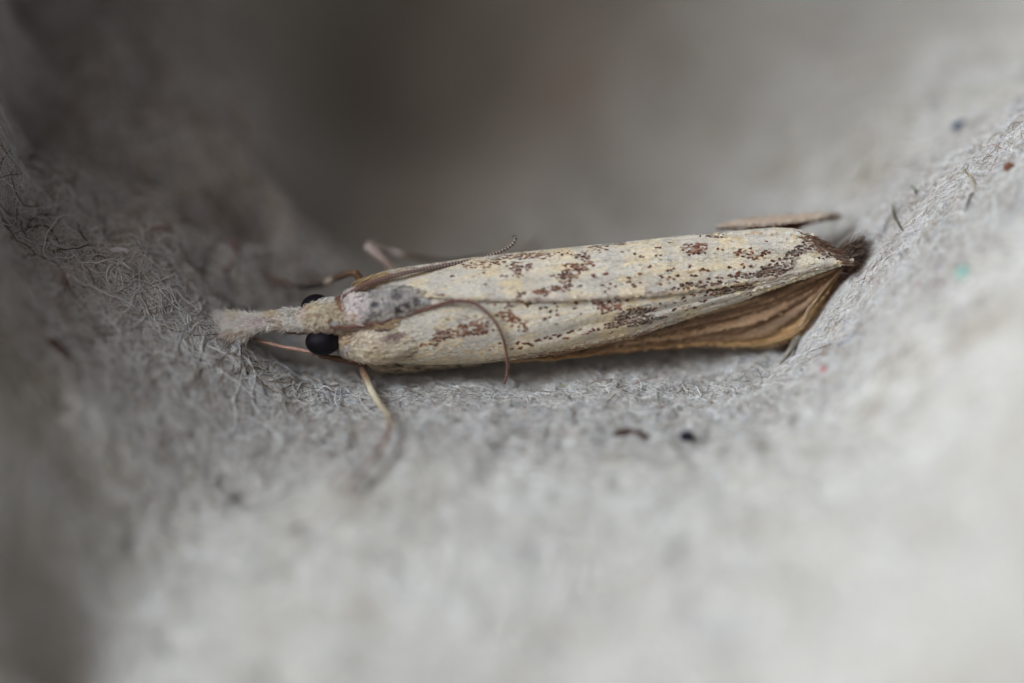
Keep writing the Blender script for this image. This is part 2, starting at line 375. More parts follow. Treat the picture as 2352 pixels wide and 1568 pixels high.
BL = [
 B(C2,1300,420,130,30,.42,DK2), B(C2,1450,385,110,26,.6,DK1), B(C2,1620,345,160,18,.6,DK1), B(C2,1850,318,170,22,.45,DK2), B(C2,1660,430,80,35,.5,DK1),
 B(C2,1690,485,40,40,.55,DK1), B(C2,1560,522,40,10,.6,DK1), B(C2,1785,430,30,24,.7,RED), B(C2,620,450,70,12,.5,DK2), B(C2,800,420,90,12,.4,DK2), B(C2,1030,395,110,10,.35,DK2),
 B(C2,2200,440,60,50,.5,DK1), B(C2,2140,515,95,26,.7,DK1), B(C2,2180,600,30,35,.6,DK1), B(C2,2050,640,55,25,.55,DK1), B(C2,1905,665,70,25,.65,DK2), B(C2,1745,685,40,14,.65,DK2),
 B(C2,945,692,42,9,1.2,DK3), B(C2,1390,750,28,18,.6,DK2), B(C2,1480,785,24,14,.5,DK2), B(C2,1610,815,45,32,.6,DK1), B(C2,1700,735,60,22,.5,DK2), B(C2,1785,780,34,18,.6,DK1), B(C2,1640,920,40,42,.8,DK2),
 B(C2,1540,880,50,22,.6,DK2), B(C2,1740,1005,50,26,.3,DK2), B(C2,1885,742,28,24,.5,DK1), B(C2,1480,920,70,60,.3,GRB),
 B(C2,1180,1030,270,48,.6,DK2,-13), B(C2,960,1095,80,45,.7,DK1,-20), B(C2,1240,930,170,55,.45,GRB,-5), B(C2,1350,1030,110,45,.45,DK1,-10), B(C2,840,1170,90,14,.65,RED,-5), B(C2,1250,1070,140,20,.5,DK1,-8),
 B(C2,1040,1260,80,22,.3,ORG), B(C2,1250,1215,420,40,.28,OCH,-2), B(C2,1500,1175,50,10,.5,ORG,-20), B(C2,700,1060,30,22,.6,RED), B(C2,650,1120,35,26,.5,RED), B(C2,450,1110,110,36,.55,PUR,-15),
 B(C2,330,1045,90,15,.9,DK3,-2), B(C2,400,1040,34,18,.7,DK3,-25), B(C2,250,1160,50,22,.4,RED), B(C2,640,1250,60,16,.5,RED), B(C2,140,1120,30,60,.3,RED), B(C2,900,1230,130,30,.3,OCH),
 B(C2,600,1180,70,30,.5,CRM), B(C2,940,1010,120,22,.25,OCH,-8),
 B(C3,60,490,90,26,.6,DK1), B(C3,110,600,50,60,.4,DK2), B(C3,230,570,26,26,.7,DK2), B(C3,300,470,150,26,.6,DK2), B(C3,560,440,120,24,.42,DK2), B(C3,750,465,80,34,.6,DK1), B(C3,785,525,45,28,.75,DK2),
 B(C3,1110,350,40,16,.9,DK1), B(C3,960,370,170,14,.75,DK3,-10), B(C3,880,410,110,26,.45,DK2), B(C3,680,575,110,30,.65,DK1), B(C3,750,605,45,10,.8,DK1), B(C3,590,655,85,28,.8,DK1), B(C3,640,640,90,55,.3,DK2),
 B(C3,600,745,40,30,.6,DK1), B(C3,545,790,85,22,.5,DK2), B(C3,340,812,75,22,.65,DK2), B(C3,470,775,40,12,.7,RED), B(C3,320,880,26,20,.9,DK1), B(C3,385,840,34,14,.6,DK1), B(C3,560,740,60,70,.2,DK2),
 B(C3,1640,272,60,14,.6,DK2), B(C3,1840,385,110,34,.5,DK2), B(C3,1820,438,75,15,.6,DK1), B(C3,1465,387,30,7,.95,BLK,-5), B(C3,1590,342,24,6,.8,BLK), B(C3,1940,255,100,30,.5,PUR), B(C3,2060,272,45,18,.5,PUR),
 B(C3,2255,425,60,30,.4,DK2), B(C3,2090,410,60,12,.35,DK2), B(C3,1560,300,170,30,.25,OCH,-8), B(C3,1600,340,140,16,.35,OCH), B(C3,2210,310,90,30,.4,OCH), B(C3,1780,575,28,20,.6,ORG), B(C3,1780,612,34,20,.6,ORG), B(C3,1430,480,120,20,.15,PUR),
 B(C3,1000,832,560,5,.45,GRB,-3), B(C3,1300,838,330,12,.3,GRB,-6), B(C3,1950,752,330,16,.6,PUR,-6), B(C3,1750,745,60,24,.5,DK3),
 B(C3,1060,870,44,20,.8,DK3,20), B(C3,840,885,60,12,.6,DK2), B(C3,900,915,60,22,.7,RED), B(C3,915,963,50,12,.9,RED), B(C3,1030,945,110,40,.5,DK2), B(C3,1010,990,90,14,.7,RED,-8), B(C3,1140,950,60,36,.4,GRB),
 B(C3,1270,1005,150,42,.82,DK3,-10), B(C3,1130,1050,60,26,.8,DK3), B(C3,1200,1085,210,32,.85,DK3,-8), B(C3,1400,1085,120,20,.8,BLK,-14), B(C3,1060,1125,80,24,.8,DK3,-10), B(C3,1300,1115,110,16,.7,DK3,-6),
 B(C3,1320,905,170,30,.5,OCH,-8), B(C3,1600,818,140,14,.45,OCH,-4), B(C3,1200,955,80,20,.4,OCH), B(C3,865,1080,34,12,.5,ORG), B(C3,1090,1012,60,9,.7,ORG), B(C3,200,1245,120,26,.3,OCH), B(C3,1380,960,120,26,.3,OCH),
 B(C3,2000,805,70,20,.7,DK3), B(C3,2100,800,70,26,.75,DK3), B(C3,2210,760,90,16,.75,DK3,-10), B(C3,2050,830,70,13,.7,DK1), B(C3,500,930,12,60,.35,PUR),
 B(C3,40,1060,50,50,.75,DK2), B(C3,75,1135,22,14,.9,DK1), B(C3,180,1150,50,34,.4,DK2), B(C3,90,1090,50,60,.3,DK2),
 B(C4,110,485,120,32,.5,DK2), B(C4,110,530,90,14,.5,DK1), B(C4,250,372,110,24,.4,PUR), B(C4,500,522,50,14,.65,DK2), B(C4,640,540,110,50,.16,DK2), B(C4,690,360,120,16,.28,ORG), B(C4,450,410,80,26,.4,OCH), B(C4,940,385,100,30,.35,OCH),
 B(C4,720,708,250,22,.65,PUR,-8), B(C4,800,690,140,40,.55,PUR,-14), B(C4,760,655,90,16,.6,DK3,-10), B(C4,900,640,110,46,.6,PUR,-25), B(C4,860,600,60,22,.5,DK3,-30), B(C4,1010,515,100,34,.65,PUR,-22), B(C4,1045,466,60,16,.95,BLK,-28),
 B(C4,960,525,50,14,.7,BLK,-20), B(C4,1160,440,90,40,.6,DK2,15), B(C4,1200,480,130,26,.6,PUR,8), B(C4,1310,520,130,45,.75,PUR,20), B(C4,1400,560,90,45,.8,PUR,20), B(C4,1240,430,110,24,.8,DK3,22),
 B(C4,400,870,190,20,.8,DK3,-10), B(C4,380,845,150,14,.5,DK3,-8), B(C4,540,830,80,24,.85,DK3), B(C4,585,880,50,16,.75,DK3), B(C4,450,730,240,10,.4,PUR,-6), B(C4,150,815,180,12,.55,PUR,-4),
 (1220, 816, 90, 5, .7, GRB, -.12), (1340, 797, 110, 8, .75, TAN, -.17), (1330, 801, 120, 4, .6, DK2, -.17), (1460, 768, 90, 8, .7, TAN, -.24), (1450, 773, 80, 4, .5, DK2, -.24), (1560, 732, 50, 4, .5, TAN, -.3),
 B(C4,1237,578,46,11,1.0,BLK,-6), B(C4,1150,530,90,30,.5,OCH,-10), B(C4,1120,600,160,50,.6,CRM,-16), B(C4,760,800,300,26,.5,WHT,-19), B(C4,1330,620,70,14,.6,OCH,-20),
]
def wing_tint(px, py, seedbase, near):
    """colour of each scale from where it sits on the wing"""
    n = len(px)
    al = px * .985 - py * .17; ac = px * .17 + py * .985
    s1 = fbm(al, ac, 60, 3, seedbase) * .6 + fbm(al / 11, ac, 8, 3, seedbase + 3) * 1.3
    base = lin((224, 216, 198)) * np.ones((n, 3))
    crm = lin((233, 214, 175)); gry = lin((208, 201, 187))
    w = (s1 * 1.1 + .40).clip(0, 1)[:, None]
    base = base * (1 - w) + crm * w
    g = (fbm(al, ac, 45, 3, seedbase + 9) * 2.4 + .2).clip(0, .8)[:, None]
    base = base * (1 - g) + gry * g
    if near:
        lowp = np.clip((ac - 975) / 25, 0, .7)[:, None] * (px < 1420)[:, None]
        base = base * (1 - lowp * .6) + crm * lowp * .6
    base *= (rng.uniform(.87, 1.08, n) * np.where(rng.uniform(0, 1, n) < .04, .72, 1))[:, None]
    for (X, Y, rx, ry, de, c, a) in BL:
        dx = px - X; dy = py - Y
        u = (dx * math.cos(a) + dy * math.sin(a)) / rx; v = (-dx * math.sin(a) + dy * math.cos(a)) / ry
        r = np.sqrt(u * u + v * v) + rng.normal(0, .12, n)
        prob = de * .95 * np.clip((1.35 - r) / .7, 0, 1)
        # scale colours come in little clusters
        cl = vnoise(px, py, 8, int(X * 7 + Y) % 991) * .5 + rng.uniform(0, 1, n)
        hit = (prob > 0) & (cl < prob)
        dark = c.sum() < .35
        if dark:
            base[hit] = base[hit] * .42 + c * .58
        else:
            base[hit] = base[hit] * .35 + c * .65 * rng.uniform(.9, 1.1, hit.sum())[:, None]
    return base

# generic scale makers ---------------------------------------------
def scale_mesh(name, pos, nor, direc, L, W, lift, tint, mat, parent, curl=.12, jitter=.12, label=None):
    """small overlapping scales: six-sided blades, each curved along its length"""
    n = len(pos)
    nor = nrm(nor); direc = nrm(direc - (direc * nor).sum(-1, keepdims=True) * nor)
    side = np.cross(nor, direc)
    an = rng.normal(0, jitter, n)[:, None]
    dr = direc * np.cos(an) + side * np.sin(an); sd = np.cross(nor, dr)
    L = np.broadcast_to(L, n)[:, None]; W = np.broadcast_to(W, n)[:, None]; lift = np.broadcast_to(lift, n)[:, None]
    rows = [(0, .28, 0), (.4, .92, .5), (.8, 1.0, .85), (1.0, .62, 1.0)]
    V = []
    for t, w, h in rows:
        c = pos + dr * L * t + nor * (L * lift * h - L * curl * max(0, t - .6) * .9)
        e = nor * (W * .13 * w)
        V += [c - sd * W * w / 2 - e, c + nor * (W * .05), c + sd * W * w / 2 - e]
    V = np.stack(V, 1)
    o = np.arange(n)[:, None, None] * 12
    F = []
    for r in range(3):
        for k in range(2):
            a = r * 3 + k; F.append([a, a + 1, a + 4, a + 3])
    F = (o + np.array(F)[None]).reshape(-1, 4)
    tt = np.repeat(tint[:, None, :], 12, 1)
    tt[:, 0:3] *= .66; tt[:, 3:6] *= .95; tt[:, 9:12] *= 1.04  # darker roots paint the shade in the gaps between scales
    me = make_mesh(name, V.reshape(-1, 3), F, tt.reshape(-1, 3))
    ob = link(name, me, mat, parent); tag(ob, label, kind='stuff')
    return ob

def hairs(name, roots, dirs, L, r, tint, mat, parent, bend=.35, npt=5, droop=None, label=None):
    n = len(roots); dirs = nrm(dirs)
    L = np.broadcast_to(L, n)
    bv = nrm(rng.normal(0, 1, (n, 3))) * bend
    if droop is not None: bv = bv * .5 + droop
    pts = np.zeros((n, npt, 3))
    for k in range(npt):
        t = k / (npt - 1); pts[:, k] = roots + (dirs * t + bv * t * t * .5) * L[:, None]
    rad = np.broadcast_to(r, n)[:, None] * np.linspace(1, .25, npt)[None]
    hc = bpy.data.hair_curves.new(name); hc.add_curves([npt] * n)
    hc.points.foreach_set('position', pts.reshape(-1).astype(np.float32))
    ra = hc.attributes.get('radius') or hc.attributes.new('radius', 'FLOAT', 'POINT')
    ra.data.foreach_set('value', rad.reshape(-1).astype(np.float32))
    ta = hc.attributes.new('tint', 'FLOAT_COLOR', 'CURVE')
    c4 = np.ones((n, 4), np.float32); c4[:, :3] = tint; ta.data.foreach_set('color', c4.reshape(-1))
    o = bpy.data.objects.new(name, hc); S.collection.objects.link(o); hc.materials.append(mat); o.parent = parent
    tag(o, label, kind='stuff')
    return o

def tube(center, ra, rb, m=14, ref=Fv, caps=True):
    """closed tube; ra across the view, rb along the view"""
    c = np.asarray(center, float); n = len(c)
    T = nrm(np.gradient(c, axis=0))
    Sd = nrm(np.cross(T, np.broadcast_to(ref, T.shape))); Dp = nrm(np.cross(T, Sd))
    th = np.linspace(0, 2 * np.pi, m, endpoint=False)
    V = c[:, None] + Sd[:, None] * (np.cos(th)[None, :, None] * np.reshape(ra, (n, 1, 1))) + Dp[:, None] * (np.sin(th)[None, :, None] * np.reshape(rb, (n, 1, 1)))
    N = nrm(V - c[:, None])
    F = grid_faces(n, m, wrap=True)
    V2 = V.reshape(-1, 3); fl = [F]
    if caps:
        V2 = np.vstack([V2, c[0], c[-1]]); k = n * m
        j = np.arange(m)
        fl.append(np.stack([(j + 1) % m, j, np.full(m, k)], 1))
        fl.append(np.stack([(n - 1) * m + j, (n - 1) * m + (j + 1) % m, np.full(m, k + 1)], 1))
    return V2, fl, V, N, T

# forewings ---------------------------------------------------------
kx   = [815, 830, 850, 870, 900, 950, 1000, 1100, 1200, 1300, 1450, 1600, 1700, 1780, 1830, 1865, 1900, 1930, 1950]
ktop = [664, 650, 638, 629, 622, 613,  606,  592,  581,  571,  556,  540,  531,  524,  527,  537,  553,  574,  594]
kbot = [790, 815, 824, 828, 832, 834,  835,  832,  822,  808,  776,  722,  690,  660,  644,  632,  618,  608,  602]
kedge= [790, 815, 824, 828, 832, 834,  835,  832,  822,  807,  769,  716,  684,  657,  642,  631,  618,  608,  602]
ksm  = [700, 696, 692, 690, 688, 684,  682,  682,  682,  682,  673,  661,  648,  634,  624,  616,  609,  604,  600]
kd   = [.25, .22, .20, .18, .16, .15,  .15,  .14,  .14,  .14,  .15,  .17,  .18,  .18,  .18,  .18,  .18,  .18,  .18]
def smth(xs, ys, q):
    d = np.linspace(xs[0], xs[-1], 600); y = np.interp(d, xs, ys)
    for _ in range(2):
        y2 = np.pad(y, 8, mode='edge')
        # edge-preserving at the ends: reflect oddly
        y2[:8] = 2 * y[0] - y[1:9][::-1]; y2[-8:] = 2 * y[-1] - y[-9:-1][::-1]
        y = np.convolve(y2, np.ones(17) / 17, 'valid')
    return np.interp(q, d, y)
def wing_surface(X, q, sign):
    """X photo x; q from 0 at the seam to 1 at the outer edge; beyond 1 wraps under. sign -1 far wing, +1 near wing"""
    top, bot, sm_, d0, edge = (smth(kx, k, X) for k in (ktop, kbot, ksm, kd, kedge))
    vc = (top + edge) / 2; R = (edge - top) / 2 + 1e-3
    th_s = np.arcsin(np.clip((sm_ - vc) / R, -1, 1))
    wrap = np.interp(X, [815, 1000, 1150, 1350, 1950], [50, 45, 34, 0, 0]) if sign > 0 else np.interp(X, [815, 1500, 1800, 1950], [30, 30, 8, 0])
    th_e = np.radians(90 + wrap) * sign
    if sign < 0:
        th_s = th_s + np.radians(np.interp(X, [815, 1000, 1100, 1500, 1800, 1950], [0, 0, 4, 5, 4, 0]))   # the far wing laps a little over the near one
    th = th_s + (th_e - th_s) * q
    k = np.interp(X, [815, 1500, 1950], [.62, .5, .30])
    Rm = R / PXMM
    dd = d0 - k * Rm * np.cos(th)
    back = np.cos(th) < 0
    dd = np.where(back, d0 - 1.4 * Rm * np.cos(th), dd)
    if sign < 0: dd = dd - .05 * np.clip(1 - q * 5, 0, 1) - .012
    # gentle puckers and veins along the wing
    dd = dd + .018 * np.sin(q * 22 + X * .004) * np.clip((X - 1000) / 300, 0, 1) * (q < 1) + .02 * fbm(X, q * 160, 60, 3, 8 if sign > 0 else 15)
    # a crease in the near wing behind the shoulder
    if sign > 0: dd = dd + .05 * np.exp(-((X - 1075) / 60) ** 2) * np.sin(q * 3.1)
    y = vc + R * np.sin(th)
    if sign < 0: y = y + np.clip((X - 1835) / 25, 0, 1) * np.clip(q * 2 - .9, 0, 1) * (2.2 + 5.0 * np.abs(vnoise(X, X * 0, 9, 6)) * 2)
    if sign > 0: y = y + (bot - edge) * np.clip(q, 0, 1) ** 3
    return P(X, y, dd)

# every dark scale: single dots first, then the crowds, none closer than about one scale
pts = [(x, y, *([DK1, DK1, DK2, DK3, RED][rng.integers(0, 5)])) for x, y in dots]
pts += [(x + rng.uniform(2, 4), y + rng.uniform(-3, 3), *DK1) for x, y in dots[rng.uniform(0, 1, len(dots)) < .3]]
acc = [(p[0], p[1]) for p in pts]
for (X, Y, rx, ry, de, c, a) in BL:
    if c.sum() > .55 or X < 960: continue
    n = int(de * math.pi * rx * ry * 2.4 / 30) + 2
    for _ in range(n):
        r = math.sqrt(rng.uniform(0, 1)) * 1.12; t = rng.uniform(0, 2 * math.pi)
        u, v = r * rx * math.cos(t), r * ry * math.sin(t)
        x = X + u * math.cos(a) - v * math.sin(a); y = Y + u * math.sin(a) + v * math.cos(a)
        A_ = np.array(acc)
        if ((A_[:, 0] - x) ** 2 / 1.3 + (A_[:, 1] - y) ** 2).min() < 4.9 ** 2: continue
        acc.append((x, y)); cc = c * .6 + .4 * [DK1, DK2, DK3][rng.integers(0, 3)]
        pts.append((x, y, *cc))
DX = np.array(pts)
DX = DX[(DX[:, 0] > 965) & (DX[:, 0] < 1945)]
DX = DX[(DX[:, 1] > smth(kx, ktop, DX[:, 0]) + 1) & (DX[:, 1] < smth(kx, kbot, DX[:, 0]) - 1)]
wings = []
for sign, nm in ((-1, 'far'), (1, 'near')):
    xs = np.linspace(822, 1950, 300); qs = np.linspace(0, 1, 60)
    XX, QQ = np.meshgrid(xs, qs, indexing='ij')
    V = wing_surface(XX, QQ, sign)
    px, py, _ = proj(V.reshape(-1, 3))
    tc = np.ones((px.size, 3)) * lin((190, 172, 138))
    me = make_mesh('forewing', V.reshape(-1, 3), grid_faces(*XX.shape), tc)
    w = link('forewing', me, M_wing, moth)
    so = w.modifiers.new('thickness', 'SOLIDIFY'); so.thickness = .018; so.offset = 0
    # scales in staggered rows
    stepx, stepy = 5.8, 5.4
    Xs = []; Qs = []
    for i, x in enumerate(np.arange(824, 1950, stepx)):
        tp, bt = smth(kx, ktop, np.array([x]))[0], smth(kx, kbot, np.array([x]))[0]
        arc = (bt - tp) * 1.15
        m = max(3, int(arc * (.62) / stepy) + 6)
        q = (np.arange(m) + .5 * (i % 2) + rng.normal(0, .13, m)) / m
        q = q[(q > 0) & (q < 1)]
        Xs.append(np.full(len(q), x) + rng.normal(0, .7, len(q))); Qs.append(q)
    Xs = np.concatenate(Xs).clip(822, 1949); Qs = np.concatenate(Qs)
    p0 = wing_surface(Xs, Qs, sign); p1 = wing_surface(np.minimum(Xs + 3, 1951), Qs, sign); p2 = wing_surface(Xs, np.minimum(Qs + .02, 1.02), sign)
    tg = p1 - p0; nn = nrm(np.cross(p1 - p0, p2 - p0))
    nn = nn * np.sign(sign) * -1
    # outward: away from the tube's middle
    ce = P(Xs, (smth(kx, ktop, Xs) + smth(kx, kbot, Xs)) / 2, 1.2)
    fl = ((p0 - ce) * nn).sum(1) < 0; nn[fl] *= -1
    px, py, _ = proj(p0)
    tn = wing_tint(px + 3.5, py, 300 if sign < 0 else 340, sign > 0)
    sm_w = (np.clip(1 - Qs / (.035 if sign < 0 else .07), 0, 1) * np.clip((Xs - 985) / 40, 0, 1) * (.45 + .35 * rng.uniform(0, 1, len(Xs))))[:, None]
    tn = tn * (1 - sm_w) + lin((118, 84, 62)) * sm_w
    for vq, vw in ((.2, .5), (.36, .7), (.52, .55), (.66, .8), (.8, .6), (.91, .7)):
        vv_ = np.clip(1 - np.abs(Qs - vq - .012 * np.sin(Xs / 70 + vq * 20)) / .016, 0, 1) * vw * np.clip((Xs - 1000) / 150, 0, 1)
        tn = tn * (1 - .30 * vv_[:, None]) 
    L_, W_ = np.full(len(Xs), .108), np.full(len(Xs), .064) * rng.uniform(.85, 1.15, len(Xs))
    base_area = np.interp(Xs, [820, 900, 1000, 1300], [1.35, 1.25, 1.05, 1.0])
    scale_mesh('wing_scales', p0 + nn * .012, nn, tg, L_ * base_area, W_, rng.uniform(.04, .16, len(Xs)), tn, M_scale, w)
    # single dark scales sitting proud, one to a dot
    X_, Y_ = DX[:, 0], DX[:, 1]
    smy = smth(kx, ksm, X_)
    mine = (Y_ < smy) if sign < 0 else (Y_ >= smy)
    X_, Y_, DC_ = X_[mine], Y_[mine], DX[mine, 2:5]
    top, bot = smth(kx, ktop, X_), smth(kx, kbot, X_)
    qg = np.linspace(0, 1, 200)
    q_ = np.array([qg[np.argmin(np.abs(proj(wing_surface(np.full(200, a), qg, sign))[1] - b))] for a, b in zip(X_, Y_)])
    X_ = X_ - 3.5
    p0 = wing_surface(X_, q_, sign); p1 = wing_surface(X_ + 3, q_, sign); p2 = wing_surface(X_, q_ + .02, sign)
    nn = nrm(np.cross(p1 - p0, p2 - p0)); ce = P(X_, (smth(kx, ktop, X_) + smth(kx, kbot, X_)) / 2, 1.2)
    fl = ((p0 - ce) * nn).sum(1) < 0; nn[fl] *= -1
    pal = DC_ * rng.uniform(.65, 1.6, len(X_))[:, None]
    scale_mesh('dark_scales', p0 + nn * .024, nn, p1 - p0, rng.uniform(.045, .085, len(X_)), rng.uniform(.034, .062, len(X_)), .04, pal, M_scale, w, label='scattered dark brown wing scales')
    wings.append(w)

# fringe at the wing tip
nf = 300
tq = rng.uniform(0, 1, nf); fx = np.interp(tq, [0, .3, .6, .85, 1], [1838, 1878, 1912, 1938, 1950]); fy = np.interp(tq, [0, .3, .6, .85, 1], [530, 544, 562, 582, 600])
rt = P(fx - rng.uniform(0, 16, nf), fy + rng.uniform(0, 14, nf), .06 + rng.normal(0, .03, nf))
dr = np.outer(np.ones(nf), Rv) + Uv * (np.interp(tq, [0, 1], [-.35, -.05]))[:, None] + rng.normal(0, .12, (nf, 3))
tc = np.array([GRB, DK2, PUR, GRB])[rng.integers(0, 4, nf)] * rng.uniform(.6, 1.2, nf)[:, None]
hairs('fringe', rt, dr, rng.uniform(.07, .2, nf), .008, tc, M_fibre, wings[0], bend=.2)
nf = 650
fx = rng.uniform(1915, 1960, nf); fy = 602 - (fx - 1925) * .5 + rng.normal(0, 13, nf)
up = rng.uniform(0, 1, nf) < .5
rt = P(fx, fy, .45 + rng.normal(0, .1, nf))
dr = np.outer(np.ones(nf), Rv) + Uv * np.where(up, rng.normal(1.0, .25, nf), rng.normal(-.1, .5, nf))[:, None]
tc = np.array([DK3, GRB, GRB, PUR])[rng.integers(0, 4, nf)] * rng.uniform(.5, 1.1, nf)[:, None]
hairs('fringe', rt, dr, rng.uniform(.2, .5, nf), .01, tc, M_fibre, wings[1], bend=.25)

# hindwings ---------------------------------------------------------
def sheet(rows, n_u=160, n_v=40, pleat=None):
    R_ = [spline(np.array(r, float), n_u) for r in rows]
    out = []
    K = len(R_)
    for j in range(n_v):
        t = j / (n_v - 1) * (K - 1); k = min(int(t), K - 2); f = t - k
        out.append(R_[k] * (1 - f) + R_[k + 1] * f)
    G = np.array(out)                                   # n_v x n_u x 3 (px, py, d)
    if pleat is not None:
        U_, V_ = np.meshgrid(np.linspace(0, 1, n_u), np.linspace(0, 1, n_v))
        G[..., 2] += pleat(U_, V_)
    return G
# near hindwing: pleated, showing below the forewing edge
hw = sheet([
  [(1180,812,.42),(1300,795,.40),(1450,752,.40),(1566,712,.40),(1733,660,.38),(1905,606,.34),(1950,598,.34)],
  [(1170,826,.42),(1300,808,.42),(1450,778,.44),(1566,750,.46),(1733,705,.48),(1890,640,.44),(1946,602,.38)],
  [(1165,829,.42),(1300,814,.45),(1450,794,.48),(1600,778,.50),(1740,752,.50),(1850,692,.46),(1940,608,.40)],
  [(1160,832,.48),(1300,821,.52),(1450,804,.58),(1600,792,.60),(1765,792,.58),(1846,752,.52),(1934,622,.42)]],
  pleat=lambda u, v: .022 * np.sin(v * 27 + u * 5 + 5 * fbm(u * 3, v * 2, .8, 2, 44)) * np.sin(np.pi * v) ** .5 + .09 * fbm(u * 9, v * 16, 1.8, 3, 3))
hw[..., 1] += (np.linspace(0, 1, 40)[:, None] > .8) * 5 * fbm(hw[..., 0], hw[..., 0] * 0, 40, 3, 14)
u_, v_ = np.meshgrid(np.linspace(0, 1, hw.shape[1]), np.linspace(0, 1, hw.shape[0]))
st = (fbm(u_ * 2.2, v_ * 16, .8, 4, 90) * 2.8 + .45).clip(0, 1)[..., None]
cb = lin((128, 100, 74)) * (1 - st) + lin((198, 164, 128)) * st
gold = np.clip((v_ - .76) / .14, 0, 1)[..., None]; cb = cb * (1 - gold) + lin((204, 164, 112)) * (.6 + .6 * st) * gold
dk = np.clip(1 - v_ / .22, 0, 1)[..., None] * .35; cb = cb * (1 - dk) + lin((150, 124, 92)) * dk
hwV = P(hw[..., 0], hw[..., 1], hw[..., 2])
me = make_mesh('hindwing', hwV.reshape(-1, 3), grid_faces(*hw.shape[:2]), cb.reshape(-1, 3))
near_hw = link('hindwing', me, M_wing, moth)
tag(near_hw, 'brown pleated hindwing with a golden lower edge')
so = near_hw.modifiers.new('thickness', 'SOLIDIFY'); so.thickness = .015
# scales on it
ni = 5200
ui, vi = rng.integers(1, hw.shape[1] - 2, ni), rng.integers(1, hw.shape[0] - 2, ni)
p0 = hwV[vi, ui]; tg = hwV[vi, ui + 1] - p0; nn = nrm(np.cross(tg, hwV[vi + 1, ui] - p0)); nn *= np.where((nn @ Fv) > 0, -1, 1)[:, None]
scale_mesh('hindwing_scales', p0 + nn * .01, nn, tg, .12, .045, .08, cb[vi, ui] * rng.uniform(.75, 1.25, ni)[:, None], M_scale, near_hw, jitter=.2)
nf = 1000
k_ = rng.uniform(.25, .99, nf); row = hw[-1][(k_ * (hw.shape[1] - 1)).astype(int)]
rt = P(row[:, 0] - 1, row[:, 1] - 3, row[:, 2])
hairs('fringe', rt, Rv * (.9 - .3 * k_[:, None]) - Uv * (.25 + .25 * k_[:, None]) + rng.normal(0, .12, (nf, 3)), rng.uniform(.05, .16, nf), .006, lin((170, 138, 104)) * rng.uniform(.5, 1.4, nf)[:, None], M_fibre, near_hw, bend=.3)
# rolled golden margin of that wing
cl = spline(P([1822,1846,1856,1872,1896,1925,1940], [762,738,714,692,660,628,612], [.42,.36,.34,.34,.34,.34,.34]), 70)
rr = np.interp(np.linspace(0, 1, 70), [0, .25, .5, .8, 1], [.01, .045, .02, .012, .008])
V, F, _, _, _ = tube(cl, rr, rr * .6, 10)
tcc = np.ones((len(V), 3)) * lin((176, 150, 116)); tcc *= (1 + .5 * vnoise(V[:, 0] * 3, V[:, 2] * 9, .6, 4))[:, None]
rm = link('rolled_margin', make_mesh('rolled_margin', V, F, tcc), M_wing, moth)
# second sheet behind it; its dark brown also stands in for ground shadow
h2 = sheet([
  [(1780,792,.70),(1846,745,.62),(1875,690,.55),(1915,640,.50),(1952,596,.45)],
  [(1800,800,.75),(1862,752,.65),(1896,704,.58),(1928,655,.5),(1964,600,.45)],
  [(1800,806,.75),(1864,764,.65),(1904,728,.55),(1938,668,.48),(1976,606,.4)]], 90, 24, pleat=lambda u, v: .04 * np.sin(v * 14))
c2 = lin((92, 70, 56)) * (1 + fbm(h2[..., 0], h2[..., 1] * 1.5, 18, 3, 5)[..., None] * 1.1)
me = make_mesh('hindwing', P(h2[..., 0], h2[..., 1], h2[..., 2]).reshape(-1, 3), grid_faces(*h2.shape[:2]), c2.reshape(-1, 3).clip(.01, 1))
o = link('hindwing', me, M_wing, moth); tag(o, 'dark brown hindwing edge with painted ground shadow against the pulp')
so = o.modifiers.new('thickness', 'SOLIDIFY'); so.thickness = .015
nf = 700
k_ = rng.uniform(0, 1, nf); row = h2[-1][(k_ * 89).astype(int)]
rt = P(row[:, 0] - 4, row[:, 1] - 3, row[:, 2])
hairs('fringe', rt, Rv * .8 - Uv * .55 + rng.normal(0, .2, (nf, 3)), rng.uniform(.12, .3, nf), .009, DK3 * rng.uniform(.6, 1.6, nf)[:, None], M_fibre, o, bend=.25)
# upturned far wing margin above the back
h3 = sheet([
  [(1640,521,.85),(1694,507,.9),(1748,500,.95),(1800,495,1.0),(1858,492,1.0),(1905,490,1.0),(1926,494,1.0)],
  [(1645,523,.55),(1694,521,.55),(1764,516,.58),(1813,510,.62),(1858,505,.7),(1900,500,.8),(1922,501,.9)],
  [(1650,526,.95),(1712,528,.95),(1790,531,.9),(1826,530,.9),(1846,519,1.0),(1885,508,1.05),(1920,504,1.05)]], 110, 30)
vv = np.linspace(0, 1, 30)[:, None]; uu = np.linspace(0, 1, 110)[None]
wv = (fbm(h3[..., 0], h3[..., 1] * 3, 14, 3, 12) * 2 + .5).clip(0, 1)[..., None]
pale = lin((206, 188, 168)) * (1 - wv * .5) + lin((176, 146, 112)) * wv * .5
und = lin((128, 84, 62)) * (.8 + .5 * wv)
mk = ((vv > .5) * np.ones_like(uu))[..., None]
c3_ = pale * (1 - mk) + und * mk
dkm = (np.clip(1 - np.abs(vv - .55) / .1, 0, 1) * np.clip(1.3 - uu * 1.6, .15, 1))[..., None]; c3_ = c3_ * (1 - dkm * .8) + lin((50, 42, 36)) * dkm * .8
tipd = (np.clip((uu - .82) / .1, 0, 1) * np.ones_like(vv))[..., None] * (.6 + .4 * wv); c3_ = c3_ * (1 - tipd) + lin((70, 58, 44)) * tipd
h3V = P(h3[..., 0], h3[..., 1], h3[..., 2])
me = make_mesh('hindwing', h3V.reshape(-1, 3), grid_faces(*h3.shape[:2]), c3_.reshape(-1, 3))
